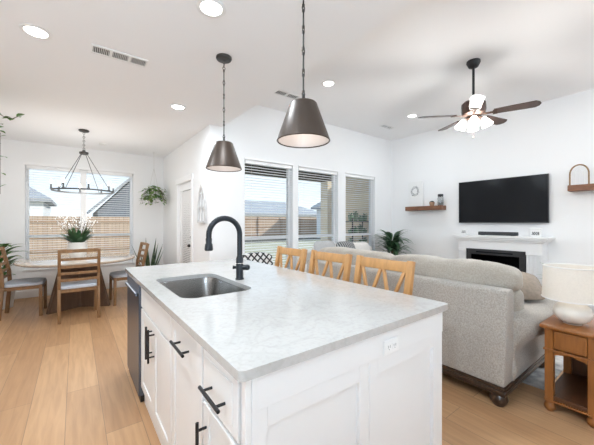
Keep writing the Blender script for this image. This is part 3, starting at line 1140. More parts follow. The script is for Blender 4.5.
# ------------------------------------------------------------------ bar stools
def stool():
    r = empty('bar_stool', (0, 0, 0), '', 'stool', 'honey oak stools along the island')
    w = .235
    # local: -x faces the island, seat centre at the origin
    MB().prism([(p[0], p[1], .63) for p in rrect(-.20, .21, -.22, .22, .035, 0, 4)], (0, 0, .035)).build('seat', M['oak'], r, angle=30)
    for s in (-1, 1):
        b = MB()
        pts = [(.23, s * (w - .022), .0), (.19, s * (w - .022), .62), (.205, s * (w - .022), .78), (.26, s * (w - .022), 1.07)]
        for a, c in zip(pts, pts[1:]):
            b.bar(a, c, .036, .044, .004, up=(1, 0, 0))
        b.build('rear_post', M['oak'], r, angle=30)
        MB().bar((-.19, s * .2, 0), (-.165, s * .185, .63), .036, .036, .003, up=(1, 0, 0)).build('front_leg', M['oak'], r, angle=30)
    k = w - .04

    def px(z):
        return .205 + (z - .78) / .29 * .055
    MB().bar((px(1.028), -k, 1.028), (px(1.028), k, 1.028), .070, .024, .004, up=(.19, 0, 1)).build('top_rail', M['oak'], r, angle=30)
    MB().bar((px(.74), -k, .74), (px(.74), k, .74), .045, .022, .003, up=(.19, 0, 1)).build('lower_rail', M['oak'], r, angle=30)
    z0, z1 = .755, 1.0
    for ya, yb in ((-k + .02, -k * .45), (0 - .012, -k * .45), (.012, k * .45), (k - .02, k * .45)):
        MB().bar((px(z1), ya, z1), (px(z0), yb, z0), .018, .022, .002, up=(1, 0, 0)).build('slat', M['oak'], r, angle=30)
    MB().bar((-.183, -.18, .22), (-.183, .18, .22), .03, .022, .003).build('footrest', M['oak'], r, angle=30)
    MB().bar((.217, -.2, .3), (.217, .2, .3), .028, .02, .003).build('stretcher', M['oak'], r, angle=30)
    for s in (-1, 1):
        MB().bar((-.178, s * .196, .28), (.212, s * .208, .28), .028, .018, .003).build('stretcher', M['oak'], r, angle=30)
    return r

s0 = stool()
for i, (y, lb) in enumerate(((1.305, 'honey oak stool with slatted V back, nearest the sofa end of the island'), (1.845, 'honey oak stool with slatted V back, middle of three at the island'), (2.41, 'honey oak stool with slatted V back, nearest the faucet and windows'))):
    o = s0 if i == 0 else copy_tree(s0)
    o.location = (1.475, y, 0)
    o['label'] = lb


# ------------------------------------------------------------------ pendants over the island
def pendant(x, y, z_bot, z_top, Rb, Rt, label):
    r = empty('pendant_lamp', (x, y, z_bot), label, 'pendant lamp', 'bronze cone pendants over the island')
    h = z_top - z_bot
    zc = ZK - z_bot
    MB().lathe([(0, zc - .001), (.065, zc - .001), (.067, zc - .012), (.06, zc - .024), (.02, zc - .03), (0, zc - .03)], seg=32).build('canopy', M['darkmetal'], r)
    b = MB()
    z = zc - .03
    flip = False
    # three chain links, then rods joined by round knuckles
    for k in range(3):
        b.torus((0, 0, z - .017), .011, .0028, 16, 8, 'x' if flip else 'y')
        z -= .025
        flip = not flip
    z0 = h + .05
    n = max(2, round((z - z0) / .115))
    st_ = (z - z0) / n
    for i in range(n):
        za, zb = z - i * st_, z - (i + 1) * st_
        b.cyl((0, 0, za - .008), (0, 0, zb + .008), .0048, seg=12)
        b.cyl((0, 0, zb + .020), (0, 0, zb + .008), .008, seg=12)
        b.cyl((0, 0, za - .008), (0, 0, za - .020), .008, seg=12)
        b.torus((0, 0, zb), .009, .003, 14, 8, 'x' if i % 2 else 'y')
    b.build('chain', M['darkmetal'], r)
    MB().lathe([(0, h + .05), (.008, h + .05), (.010, h + .02), (.014, h + .012), (.014, h), (0, h)], seg=24).build('socket_cap', M['darkmetal'], r)
    t = .003
    MB().lathe([(Rb, 0), (Rb + .004, .004), (Rb + .002, .010), (Rt + .002, h - .006), (Rt - .004, h), (.02, h + .001), (.02, h - .002), (Rt - .006, h - .003), (Rt - .001, h - .008), (Rb - .002, .008), (Rb, 0)], seg=56).build('shade', M['bronze'], r, angle=50)
    MB().lathe([(Rb - .003, .006), (Rt - .003, h - .011), (Rt - .010, h - .006), (.03, h - .006), (.03, h - .008), (Rt - .011, h - .008), (Rt - .005, h - .013), (Rb - .005, .006), (Rb - .003, .006)], seg=56).build('shade_lining', M['bronze_in'], r, angle=50)
    MB().lathe([(0, .085), (.018, .088), (.03, .11), (.028, .13), (.016, .16), (.014, h - .01), (0, h - .01)], seg=20).build('bulb', M['dimbulb'], r)
    lamp_point('pendant_glow', r, (0, 0, .06), .45, .03)

pendant(1.025, 2.42, 1.778, 2.005, .148, .074, 'bronze cone pendant lamp farther away, above the faucet')
pendant(1.02, 1.305, 1.770, 1.985, .145, .074, 'larger-looking near bronze cone pendant lamp, in front of the windows')


# ------------------------------------------------------------------ chandelier
def chandelier():
    r = empty('chandelier', (.11, 5.62, 1.80), 'round wagon wheel chandelier with candle bulbs over the dining table', 'chandelier')
    zc = ZK - 1.80
    MB().lathe([(0, zc - .001), (.068, zc - .001), (.07, zc - .012), (.06, zc - .025), (.015, zc - .03), (0, zc - .03)], seg=32).build('canopy', M['darkmetal'], r)
    b = MB()
    z = zc - .03
    k = 0
    while z > .62:
        b.torus((0, 0, z - .02), .013, .003, 14, 8, 'x' if k % 2 else 'y')
        z -= .030
        k += 1
    b.build('chain', M['darkmetal'], r)
    MB().lathe([(0, .63), (.02, .63), (.024, .605), (.06, .60), (.06, .575), (.045, .565), (0, .56)], seg=28).build('hub', M['darkmetal'], r)
    R = .39
    b = MB().lathe([(R - .005, -.011), (R + .005, -.011), (R + .005, .011), (R - .005, .011), (R - .005, -.011)], seg=72)
    b.build('ring', M['graymetal'], r, angle=30)
    for i in range(4):
        a = PI / 4 + i * PI / 2 + .2
        MB().cyl((.04 * math.cos(a), .04 * math.sin(a), .58), (R * math.cos(a), R * math.sin(a), .008), .0045, seg=10).build('support_rod', M['graymetal'], r)
    for i in range(8):
        a = i * PI / 4 + .12
        cx, cy = (R) * math.cos(a), (R) * math.sin(a)
        s = MB().lathe([(0, .009), (.018, .011), (.019, .018), (.011, .022), (.010, .085), (0, .085)], (cx, cy, 0), 16).build('candle_sleeve', M['graymetal'], r)
        MB().lathe([(0, .085), (.008, .087), (.015, .105), (.012, .124), (.004, .148), (0, .15)], (cx, cy, 0), 14).build('bulb', M['bulb'], s)
    lamp_point('chandelier_glow', r, (0, 0, -.1), 15, .3)
chandelier()


# ------------------------------------------------------------------ dining group
def dining_table():
    cx, cy = .06, 5.78
    r = empty('dining_table', (cx, cy, 0), 'round pale oak dining table on a splayed dark plank pedestal', 'table')
    MB().lathe([(0, .715), (.68, .715), (.735, .72), (.755, .732), (.76, .748), (.755, .757), (.74, .76), (0, .76)], seg=72).build('tabletop', M['tabletop'], r, angle=30)
    for i in range(4):
        a = math.radians((30, 150, 210, 330)[i])
        m = Matrix.Rotation(a, 4, 'Z')
        b = MB().prism([(.032, -.03, .001), (.44, -.03, .001), (.27, -.03, .68), (.032, -.03, .68)], (0, .06, 0))
        bmesh.ops.transform(b.bm, matrix=m, verts=b.bm.verts)
        b.build('leg', M['darkoak'], r, smooth=False)
    MB().box(-.045, .045, -.045, .045, .001, .68, .003).build('pedestal_core', M['darkoak'], r, smooth=False)
    MB().box(-.30, .30, -.22, .22, .681, .7145, .004).build('top_plate', M['darkoak'], r, smooth=False)
dining_table()


def dining_chair():
    # local: faces +y, seat centre near the origin, back at y = -.22
    r = empty('dining_chair', (0, 0, 0), '', 'chair', 'ladder-back chairs round the dining table')
    w = .235
    for s in (-1, 1):
        x = s * (w - .02)
        b = MB()
        pts = [(x, -.25, 0), (x, -.215, .44), (x, -.225, .62), (x, -.30, .965)]
        for a, c in zip(pts, pts[1:]):
            b.bar(a, c, .045, .034, .004, up=(0, 1, 0))
        b.build('rear_post', M['dinewood'], r, angle=30)
        MB().bar((x, .185, 0), (x, .18, .44), .04, .04, .004, up=(0, 1, 0)).build('front_leg', M['dinewood'], r, angle=30)
    k = w - .03

    def py(z):
        return -.222 - max(0, z - .6) / .36 * .075
    for z, h in ((.945, .045), (.835, .034), (.735, .036), (.645, .034), (.555, .036)):
        b = MB()
        n = 6
        for i in range(n):
            x0, x1 = -k + 2 * k * i / n, -k + 2 * k * (i + 1) / n
            y0, y1 = [py(z) - .018 * (1 - (q / k) ** 2) for q in (x0, x1)]
            b.bar((x0, y0, z), (x1, y1, z), h, .02, 0, up=(0, 0, 1))
        b.build('ladder_rail', M['dinewood'], r, angle=30)
    MB().box(-.215, .215, -.215, .195, .385, .432, .004).build('seat_apron', M['dinewood'], r, smooth=False)
    MB().pillow((0, -.01, .455), .46, .43, .085, n=10, pinch=.25, edge=.4, box=8).build('seat_cushion', M['seatblue'], r, angle=60)
    return r

c0 = dining_chair()
for i, (x, y, rz, lb) in enumerate((
        (.04, 5.20, .04, 'weathered oak ladder-back chair seen from behind, in front of the table'),
        (-.56, 5.785, -PI / 2 - .05, 'weathered oak ladder-back chair at the left side of the dining table'),
        (.68, 5.74, PI / 2 + .05, 'weathered oak ladder-back chair right of the dining table, beside the snake plant'))):
    o = c0 if i == 0 else copy_tree(c0)
    o.location = (x, y, 0)
    o.rotation_euler = (0, 0, rz)
    o['label'] = lb


# table vase with flowers
def vase():
    r = empty('flower_vase', (.03, 5.72, .761), 'white vase of leafy greens and small white blossoms on the dining table', 'vase')
    MB().lathe([(0, 0), (.05, 0), (.085, .05), (.10, .11), (.095, .15), (.10, .16), (.092, .16), (.088, .15), (0, .13)], seg=32).build('vase_body', M['ceramic'], r)
    r.scale = (1.3, 1.3, 1.6)
    q = random.Random(4)
    b = MB()
    for i in range(90):
        a = q.uniform(0, 2 * PI)
        e = q.uniform(.4, 1.6)
        b.leaf((.03 * math.cos(a), .03 * math.sin(a), .14), (math.cos(a) * .8, math.sin(a) * .8, e), q.uniform(.12, .21), .045, .4)
    b.build('foliage', M['leafdark'], r)
    b = MB()
    f = MB()
    for i in range(46):
        a = q.uniform(0, 2 * PI)
        e = q.uniform(1.0, 3.2)
        d = Vector((math.cos(a), math.sin(a), e)).normalized()
        L = q.uniform(.17, .30)
        p0 = Vector((.03 * math.cos(a), .03 * math.sin(a), .14))
        b.tube([p0, p0 + d * L * .5, p0 + d * L + Vector((0, 0, -.01))], .0016, 5)
        for k in range(5):
            f.sphere(p0 + d * L + Vector((q.uniform(-.03, .03), q.uniform(-.03, .03), q.uniform(-.03, .03))), .0062, seg=6)
    b.build('sprig', M['stem'], r)
    f.build('blossom', M['flower'], r)
vase()


# ------------------------------------------------------------------ plants of the dining corner
def pot_plant(name, loc, label, pot, leafs, potmat, leafmat, cat='plant'):
    r = empty(name, loc, label, cat)
    if pot:
        rb, rt, h = pot
        MB().lathe([(0, 0), (rb, 0), (rt, h), (rt * .93, h), (rt * .88, h - .03), (0, h - .035)], seg=32).build('pot', M[potmat], r)
        MB().lathe([(0, h - .030), (rt * .875, h - .032), (rt * .87, h - .034), (0, h - .034)], seg=24).build('soil', M['soil'], r)
    b = MB()
    leafs(b)
    b.build('foliage', M[leafmat], r)
    return r


def snake_leaves(b):
    q = random.Random(3)
    for i in range(13):
        a = q.uniform(0, 2 * PI)
        t = q.uniform(.05, .5)
        b.leaf((.07 * math.cos(a), .07 * math.sin(a), .22), (math.cos(a) * t, math.sin(a) * t, 1), q.uniform(.5, .84), .06, -.05, 7, .25, .7)

pot_plant('snake_plant', (1.20, 6.62, 0), 'upright dark snake plant in the corner by the patio door', (.12, .15, .25), snake_leaves, 'ceramic', 'snake')


def hanging_pothos():
    r = empty('hanging_plant', (1.28, 6.55, 1.80), 'green trailing plant hanging by white cords between dining window and door', 'plant')
    MB().lathe([(0, 0), (.07, .0), (.11, .08), (.115, .14), (.105, .14), (.10, .08), (0, .06)], seg=28).build('pot', M['ceramic'], r)
    b = MB()
    for i in range(3):
        a = i * 2 * PI / 3 + .4
        b.tube([(.11 * math.cos(a), .11 * math.sin(a), .135), (0, 0, .62)], .003, 6)
    b.cyl((0, 0, .61), (0, 0, ZK - 1.80 - .02), .003, seg=6)
    b.build('hanger_cord', M['rope'], r)
    MB().lathe([(0, 0), (.018, 0), (.02, -.018), (0, -.02)], (0, 0, ZK - 1.80 - .001), 14).build('ceiling_hook', M['white'], r)
    q = random.Random(11)
    for nm, m, n in (('foliage', 'leaf', 100), ('bright_foliage', 'leaflight', 150)):
        b = MB()
        for i in range(n):
            a = q.uniform(0, 2 * PI)
            rr = q.uniform(.03, .20)
            z = .15 + q.uniform(-.12, .10) - (rr - .05) * q.uniform(.0, 1.3)
            b.leaf((rr * math.cos(a), rr * math.sin(a), z), (math.cos(a), math.sin(a), q.uniform(-.8, .4)), q.uniform(.06, .10), q.uniform(.045, .07), .9, 4)
        b.build(nm, M[m], r)
    b = MB()
    for i in range(9):
        a = q.uniform(0, 2 * PI)
        b.tube([(.08 * math.cos(a), .08 * math.sin(a), .13), (.15 * math.cos(a), .15 * math.sin(a), .17), (.22 * math.cos(a), .22 * math.sin(a), .02), (.24 * math.cos(a), .24 * math.sin(a), -.10)], .003, 5)
    b.build('vine', M['stem'], r)
hanging_pothos()


def left_leaves(b):
    q = random.Random(21)
    for i in range(46):
        a = q.uniform(0, 2 * PI)
        t = q.uniform(.2, .9)
        h0 = q.uniform(.42, .95)
        b.leaf((.05 * math.cos(a), .05 * math.sin(a), h0), (math.cos(a), math.sin(a), t + .3), q.uniform(.22, .36), q.uniform(.06, .10), 1.1, 6)

r = pot_plant('floor_plant', (-.93, 6.42, 0), 'leafy green plant in a white planter left of the dining chair', (.15, .19, .36), left_leaves, 'ceramic', 'leaf')
MB().cyl((0, 0, .33), (0, 0, .8), .02, .014, 10).build('trunk', M['stem'], r)


def vine_basket():
    r = empty('hanging_plant', (-.86, 4.30, 2.33), 'trailing vine hanging high at the left edge, one sprig reaching out', 'plant')
    MB().lathe([(0, 0), (.08, .0), (.12, .09), (.125, .16), (.115, .16), (.11, .09), (0, .07)], seg=28).build('pot', M['ceramic'], r)
    b = MB()
    for i in range(3):
        a = i * 2 * PI / 3 + .4
        b.tube([(.12 * math.cos(a), .12 * math.sin(a), .155), (0, 0, .3)], .003, 6)
    b.cyl((0, 0, .29), (0, 0, ZK - 2.33 - .001), .003, seg=6)
    b.build('hanger_cord', M['rope'], r)
    q = random.Random(31)
    v = MB()
    f = MB()
    strands = []
    for i in range(12):
        a = 2 * PI * i / 12 + q.uniform(-.2, .2)
        L = q.uniform(.4, 1.0)
        strands.append([Vector((.1 * math.cos(a), .1 * math.sin(a), .16)), Vector((.2 * math.cos(a), .2 * math.sin(a), .14)), Vector((.25 * math.cos(a), .25 * math.sin(a), -.1)), Vector((.25 * math.cos(a), .25 * math.sin(a), .1 - L))])
    strands.append([Vector((.1, 0, .16)), Vector((.22, .0, .12)), Vector((.28, -.02, .08)), Vector((.33, -.02, .075)), Vector((.38, -.03, .11))])
    for s in strands:
        v.tube(s, .003, 5)
        for p, p2 in zip(s, s[1:]):
            for k in range(4):
                pp = p.lerp(p2, (k + .5) / 4)
                if s is strands[-1] and p.x > .2 and k % 3:
                    continue
                f.leaf(pp, (q.uniform(-1, 1), q.uniform(-1, 1), q.uniform(-.3, .5)), q.uniform(.05, .08), .05, .8, 4)
    f.leaf((.37, -.03, .11), (1, -.6, .6), .08, .06, .5, 4)
    v.build('vine', M['stem'], r)
    f.build('foliage', M['leaf'], r)
vine_basket()


# gothic arch decor by the door
def arch_points(y0, y1, z0, z1, n=10):
    """pointed arch outline in the y-z plane"""
    w = y1 - y0
    rise = w * 1.15
    zs = z1 - rise
    pts = [(y0, z0), (y0, zs)]
    ym = (y0 + y1) / 2
    for i in range(1, n + 1):
        t = PI / 3 * i / n
        pts.append((y1 - w * math.cos(t), zs + rise * math.sin(t) / math.sin(PI / 3)))
    right = [(2 * ym - y, z) for y, z in pts[:-1]][::-1]
    return pts + right


def arch_decor():
    x = XA - .004
    r = empty('arched_wall_panel', (x, 4.49, 1.31), 'white gothic arch wall ornament between patio door and corner', 'wall decor')
    y0, y1, h = -.17, .17, .60
    out = [Vector((0, y, z)) for y, z in arch_points(y0, y1, 0, h)]
    inn = [Vector((0, y, z)) for y, z in arch_points(y0 + .03, y1 - .03, .03, h - .045)]
    MB().prism(out, (-.025, 0, 0), [inn]).build('arch_frame', M['whitewash'], r, smooth=False)
    b = MB()
    for s in (-1, 1):
        p = arch_points(min(0, s * .14), max(0, s * .14), .24, .46)
        b.tube([(-.012, y, z) for y, z in p], .008, 8)
    b.box(-.02, -.005, -.14, .14, .232, .248).box(-.02, -.005, -.008, .008, .03, .50)
    b.build('tracery', M['whitewash'], r)
arch_decor()


# ------------------------------------------------------------------ living room: sofas
def soft_box(b, x0, x1, y0, y1, z0, z1, bev=.05, seg=5, mtx=None):
    return b.box(x0, x1, y0, y1, z0, z1, bev, seg, mtx)


def sofa():
    SX, SY = 2.42, .80
    L, D = 2.30, 1.02
    r = empty('sofa', (SX, SY, 0), 'large greige sofa on a dark wood plinth, back to the island', 'sofa')
    # wood plinth with stepped moulding, feet
    b = MB()
    b.box(-.006, D, -.006, L + .006, .085, .104, .006).box(-.016, D + .008, -.016, L + .016, .104, .128, .008).box(-.006, D, -.006, L + .006, .128, .15, .005)
    b.build('plinth', M['plinth'], r, smooth=False)
    for x in (.045, D - .06):
        for y in (.05, L - .05):
            z0 = .0125 if x > .5 else 0
            MB().lathe([(0, z0), (.035, z0), (.052, .024), (.06, .045), (.052, .07), (.045, .085), (0, .085)], (x, y, 0), 24).build('bun_foot', M['plinth'], r)
    # back frame, slightly raked
    b = MB()
    pr = [(0.0, 0, .15), (.03, 0, .50), (.062, 0, .80), (.075, 0, .825), (.16, 0, .83), (.185, 0, .80), (.20, 0, .15)]
    b.prism([(x, 0, z) for x, _, z in pr], (0, L, 0))
    t = b.bm
    bmesh.ops.bevel(t, geom=t.edges[:], offset=.012, segments=3, affect='EDGES', profile=.5)
    b.build('back_frame', M['sofa'], r, angle=50)
    # base and seat cushions
    MB().box(.20, D - .02, .06, L - .06, .15, .34, .02, 3).build('seat_base', M['sofa'], r)
    yA, yB = .27, L - .27
    n = 3
    for i in range(n):
        a = yA + (yB - yA) * i / n
        c = yA + (yB - yA) * (i + 1) / n
        MB().pillow(((.24 + D) / 2 + .08, (a + c) / 2, .435), D - .22, (c - a) - .006, .2, n=10, pinch=.2, edge=.6, box=8, lump=.01, seed=i).build('seat_cushion', M['sofacush'], r, angle=80)
    # rolled arms
    for s in (0, 1):
        b = MB()
        prof = []
        # cross-section in y-z of the near arm; mirrored for the far one
        sec = [(.0, .15), (-.002, .33), (-.03, .41), (-.08, .465), (-.105, .53), (-.09, .59), (-.04, .63), (.04, .635), (.13, .625), (.20, .60), (.235, .56), (.25, .50), (.25, .15)]
        t = bmesh.new()
        xs_ = [.17, .20, .35, .6, .85, D - .02, D + .01, D + .02]
        fl_ = [.2, .6, 1.1, 1.4, 1.45, 1.4, 1.3, 1.1]
        rings = []
        for x, k in zip(xs_, fl_):
            ring = []
            for y, z in sec:
                yy = y * k if y < 0 else y
                zz = z - (.035 * (1 - min(k, 1)) if z > .5 else 0)
                if .25 < x < .95 and z > .45:
                    zz += .010 * math.sin(x * 9)
                Y = yy if s == 0 else L - yy
                ring.append(t.verts.new((x, Y, zz)))
            rings.append(ring)
        m = len(sec)
        for a, c in zip(rings, rings[1:]):
            for i in range(m):
                t.faces.new((a[i], a[(i + 1) % m], c[(i + 1) % m], c[i]))
        t.faces.new(rings[0])
        t.faces.new(rings[-1])
        bmesh.ops.recalc_face_normals(t, faces=t.faces)
        bmesh.ops.subdivide_edges(t, edges=t.edges[:], cuts=1, use_grid_fill=True, smooth=0.8)
        b._merge(t)
        b.build('arm', M['sofa'], r, angle=80)
    # back cushions: plump rolls standing above the frame
    nb = 2
    for i in range(nb):
        a = .0 + i * (L - .0) / nb
        c = .0 + (i + 1) * (L - .0) / nb
        rot = Matrix.Rotation(.10, 4, 'Y')
        MB().plump((.375, (a + c) / 2 + .005, .665), .28, (c - a) - .01, .34, mtx=rot, p=4.5, lump=.005, seed=15 + i).build('back_cushion', M['sofacush'], r, angle=80)
        MB().plump((.335, (a + c) / 2 - .005, .865), .34, (c - a) + .015, .26, mtx=rot, n=20, p=3.4, lump=.016, seed=5 + i).build('back_cushion', M['sofacush'], r, angle=80)
sofa()

p = MB().pillow((0, 0, 0), .40, .40, .16, mtx=Matrix.Rotation(.5, 4, 'Z') @ Matrix.Rotation(-.45, 4, 'Y'), n=12, pinch=.5, edge=.06, box=5).build('throw_pillow', M['beige'])
p.location = (3.22, .985, .752)
tag(p, 'brown beige throw pillow inside the near arm of the sofa', 'pillow')


def loveseat():
    # stands along the garden wall, faces -y
    r = empty('loveseat', (3.02, 3.28, 0), 'cream loveseat under the windows, seen above the stools', 'loveseat')
    L, D = 1.85, .82
    for x in (.06, L - .06):
        for y in (.06, D - .06):
            MB().cyl((x, y, 0), (x, y, .1), .022, .03, 12).build('foot', M['plinth'], r)
    MB().box(0, L, .05, D, .1, .33, .03, 3).build('seat_base', M['cream'], r)
    MB().box(.0, L, D - .18, D, .3, .84, .05, 4).build('back_frame', M['cream'], r)
    for x0, x1 in ((0, .2), (L - .2, L)):
        MB().box(x0, x1, .0, D - .05, .1, .62, .06, 5).build('arm', M['cream'], r)
    for i in range(2):
        x0 = .2 + i * (L - .4) / 2
        x1 = .2 + (i + 1) * (L - .4) / 2
        MB().pillow(((x0 + x1) / 2, .33, .41), x1 - x0 - .006, .62, .18, n=10, pinch=.2, edge=.6, box=8).build('seat_cushion', M['cream'], r, angle=80)
        MB().pillow(((x0 + x1) / 2, .57, .70), x1 - x0 - .01, .48, .22, mtx=Matrix.Rotation(PI / 2 - .15, 4, 'X'), n=12, pinch=.35, edge=.3, box=6, lump=.02, seed=i).build('back_cushion', M['cream'], r, angle=80)
loveseat()
p = MB().pillow((0, 0, 0), .48, .38, .15, mtx=Matrix.Rotation(1.25, 4, 'X'), n=12, pinch=.5, edge=.06, box=5).build('throw_pillow', M['palegray'])
p.location = (3.34, 3.66, .835)
tag(p, 'pale gray throw pillow on the loveseat below the middle window', 'pillow')
p = MB().pillow((0, 0, 0), .46, .40, .16, mtx=Matrix.Rotation(1.2, 4, 'X'), n=12, pinch=.5, edge=.06, box=5).build('throw_pillow', M['zigzag'])
p.location = (3.82, 3.64, .80)
tag(p, 'dark striped throw pillow on the loveseat', 'pillow')


def accent_chair():
    r = empty('accent_chair', (2.12, 3.55, 0), 'armless chair in black and white lattice fabric under the leftmost window', 'chair')
    for x in (-.22, .22):
        for y in (-.22, .22):
            MB().cyl((x, y, 0), (x * .95, y * .95, .30), .014, .02, 10).build('leg', M['plinth'], r)
    MB().box(-.27, .27, -.27, .27, .30, .45, .04, 4).build('seat', M['lattice'], r)
    b = MB()
    out = [(-.26, .22, .44), (.26, .22, .44), (.255, .25, .80)] + [(.255 * math.cos(a), .25, .80 + .085 * math.sin(a)) for a in [PI * i / 10 for i in range(1, 10)]] + [(-.255, .25, .80)]
    b.prism([(x, .20 + (z - .44) * .12, z) for x, y, z in out], (0, .07, 0))
    b.build('backrest', M['lattice'], r, angle=30)
accent_chair()

rg = MB().box(2.95, 5.1, .70, 3.0, .001, .012, .003, 1).build('area_rug', M['rug'], smooth=False)
tag(rg, 'faded gray and white patterned area rug under the sofa front', 'rug')


# ------------------------------------------------------------------ side table and lamp
def side_table():
    r = empty('side_table', (2.65, .14, 0), 'warm cherry wood side table with drawers and open shelf beside the sofa', 'side table')
    # local x into the room, y along the drawer face; near-left corner leg at y=.48
    Wd, Dp, h = .50, .56, .607
    MB().box(-.02, Dp + .02, -.02, Wd + .02, h - .028, h, .010, 3).build('tabletop', M['cherry'], r)
    lx = (.03, Dp - .03)
    ly = (.03, Wd * .5, Wd - .03)
    for x in lx:
        for y in ly:
            MB().box(x - .024, x + .024, y - .024, y + .024, .075, h - .029, .003, 1).build('post', M['cherry'], r, smooth=False)
            MB().lathe([(0, 0), (.018, 0), (.032, .018), (.034, .035), (.024, .058), (.028, .066), (.026, .0745), (0, .0745)], (x, y, 0), 20).build('bun_foot', M['cherry'], r)
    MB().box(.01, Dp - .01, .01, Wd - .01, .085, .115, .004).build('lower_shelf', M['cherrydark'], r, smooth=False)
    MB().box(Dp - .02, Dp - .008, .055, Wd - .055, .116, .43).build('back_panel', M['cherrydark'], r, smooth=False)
    MB().box(.003, Dp - .003, .003, Wd - .003, .070, .084, .004).build('base_moulding', M['cherry'], r, smooth=False)
    MB().box(.03, Dp - .02, .02, Wd - .02, .43, h - .029).build('drawer_case', M['cherry'], r, smooth=False)
    MB().box(-.002, Dp, -.001, Wd + .001, .425, .438, .003).build('waist_moulding', M['cherry'], r, smooth=False)
    for a, c in ((.056, Wd * .5 - .026), (Wd * .5 + .026, Wd - .056)):
        d = MB().box(.004, .029, a, c, .448, h - .036, .003, 1).build('drawer', M['cherry'], r, smooth=False)
        MB().box(.001, .0035, a + .014, c - .014, .462, h - .05, .001, 1).build('drawer_panel', M['cherry'], d, smooth=False)
        # scalloped apron
        pts = [(.012, a, .424), (.012, c, .424)]
        n = 12
        for i in range(n + 1):
            s = i / n
            y = c + (a - c) * s
            e = .40 + .016 * (abs(math.sin(s * PI)) ** .6)
            pts.append((.012, y, e - .004 + (.008 if .35 < s < .65 else 0)))
        MB().prism(pts, (.014, 0, 0)).build('apron', M['cherry'], r, smooth=False)
side_table()

bk = MB().box(-.13, .13, -.09, .09, 0, .05, .006, 2).box(-.12, .12, -.085, .085, .0505, .10, .006, 2).build('folded_cloth', M['bluebook'], smooth=True)
bk.location = (2.98, .33, .116)
tag(bk, 'blue and white folded cloth on the lower shelf of the side table', 'cloth')


def table_lamp():
    r = empty('table_lamp', (2.81, .515, .6075), 'table lamp with egg-shaped plaster base and lit linen drum shade', 'lamp')
    prof = []
    for i in range(15):
        a = -PI / 2 + PI * i / 14
        prof.append((.106 * math.cos(a) ** (.9) if 0 < i < 14 else (.05 if i == 0 else .03), .082 + .081 * math.sin(a)))
    prof = [(0, .001)] + prof + [(.022, .172), (0, .172)]
    MB().lathe(prof, seg=40, sx=1.0, sy=1.0).build('lamp_base', M['stone'], r, angle=60)
    MB().cyl((0, 0, .16), (0, 0, .30), .008, seg=10).build('stem', M['darkmetal'], r)
    zb, zt = .172, .405
    Rb, Rt = .168, .160
    MB().lathe([(Rb, zb), (Rt, zt), (Rt - .002, zt), (Rb - .002, zb), (Rb, zb)], seg=56).build('lamp_shade', M['linen'], r, angle=40)
    for zz, rr in ((zb + .004, Rb), (zt - .004, Rt)):
        MB().torus((0, 0, zz), rr, .004, 56, 8).build('shade_trim', M['white'], r)
    MB().sphere((0, 0, .30), .03, seg=14).build('bulb', M['dimbulb'], r)
    lamp_point('lamp_glow', r, (0, 0, .27), .32, .035, (1, .90, .76))
nt = M['linen'].node_tree
pb = nt.nodes['Principled BSDF']
tl = nt.nodes.new('ShaderNodeBsdfTranslucent')
tl.inputs[0].default_value = (.92, .88, .82, 1)
mxs = nt.nodes.new('ShaderNodeMixShader')
mxs.inputs[0].default_value = .45
nt.links.new(pb.outputs[0], mxs.inputs[1])
nt.links.new(tl.outputs[0], mxs.inputs[2])
nt.links.new(mxs.outputs[0], nt.nodes['Material Output'].inputs[0])
table_lamp()


# ------------------------------------------------------------------ fireplace wall
def fireplace():
    r = empty('fireplace_mantel', (XR - .002, 0, 0), 'white electric fireplace mantel with fluted pilasters below the television', 'fireplace')
    # x measured from the wall towards the room (negative)
    F = -.27
    y0, y1 = 1.36, 2.58
    fy0, fy1, fz = 1.575, 2.435, .865
    b = MB()
    b.box(-.33, 0, 1.27, 2.66, 1.065, 1.10, .006).box(-.315, 0, 1.295, 2.635, 1.035, 1.0645, .008).box(-.295, 0, 1.325, 2.61, 1.005, 1.0345, .006)
    b.build('mantel_shelf', M['mantel'], r, smooth=False)
    MB().box(F, 0, y0, y1, fz + .001, 1.0045, .003).build('frieze', M['mantel'], r, smooth=False)
    for a, c in ((y0, fy0 - .012), (fy1 + .012, y1)):
        b = MB()
        b.box(F + .012, 0, a, c, .001, fz).box(F - .006, F + .012, a - .004, c + .004, .001, .16, .003).box(F - .004, F + .012, a - .004, c + .004, fz - .05, fz, .003)
        n = 6
        wv = (c - a) / n
        for i in range(n):
            b.box(F, F + .014, a + i * wv + .006, a + (i + 1) * wv - .006, .16, fz - .05, .003, 2)
        b.build('pilaster', M['mantel'], r, smooth=False)
    b = MB()
    t = .075
    b.box(F - .008, F + .03, fy0, fy1, fz - t - .02, fz - .004, .003).box(F - .008, F + .03, fy0, fy0 + t, .06, fz - t - .02, .003).box(F - .008, F + .03, fy1 - t, fy1, .06, fz - t - .02, .003).box(F - .008, F + .03, fy0 + t, fy1 - t, .06, .15, .003)
    fr = b.build('firebox_frame', M['fireblack'], r, smooth=False)
    MB().box(F + .012, F + .016, fy0 + t - .003, fy1 - t + .003, .147, fz - t - .017).build('fire_glass', M['firescreen'], fr, smooth=False)
    MB().box(-.03, -.001, fy0, fy1, .001, fz - .006).box(F + .03, -.03, fy0, fy1, .001, .14).box(F + .03, -.03, fy0, fy0 + .05, .14, fz - .006).box(F + .03, -.03, fy1 - .05, fy1, .14, fz - .006).box(F + .03, -.03, fy0 + .05, fy1 - .05, fz - .09, fz - .006).build('firebox', M['fireblack'], r, smooth=False)
    for i, (ya, yb, z) in enumerate(((1.75, 2.25, .18), (1.8, 2.2, .25), (1.9, 2.3, .22))):
        MB().cyl((F + .10 + .03 * i, ya, z), (F + .13 - .02 * i, yb, z + .01), .035, .03, 10).build('log', M['firelog'], r)
    b = MB().box(F - .010, F - .0085, fy0 + .16, fy1 - .16, fz - .062, fz - .040)
    b.build('control_strip', M['tv'], fr, smooth=False)
fireplace()


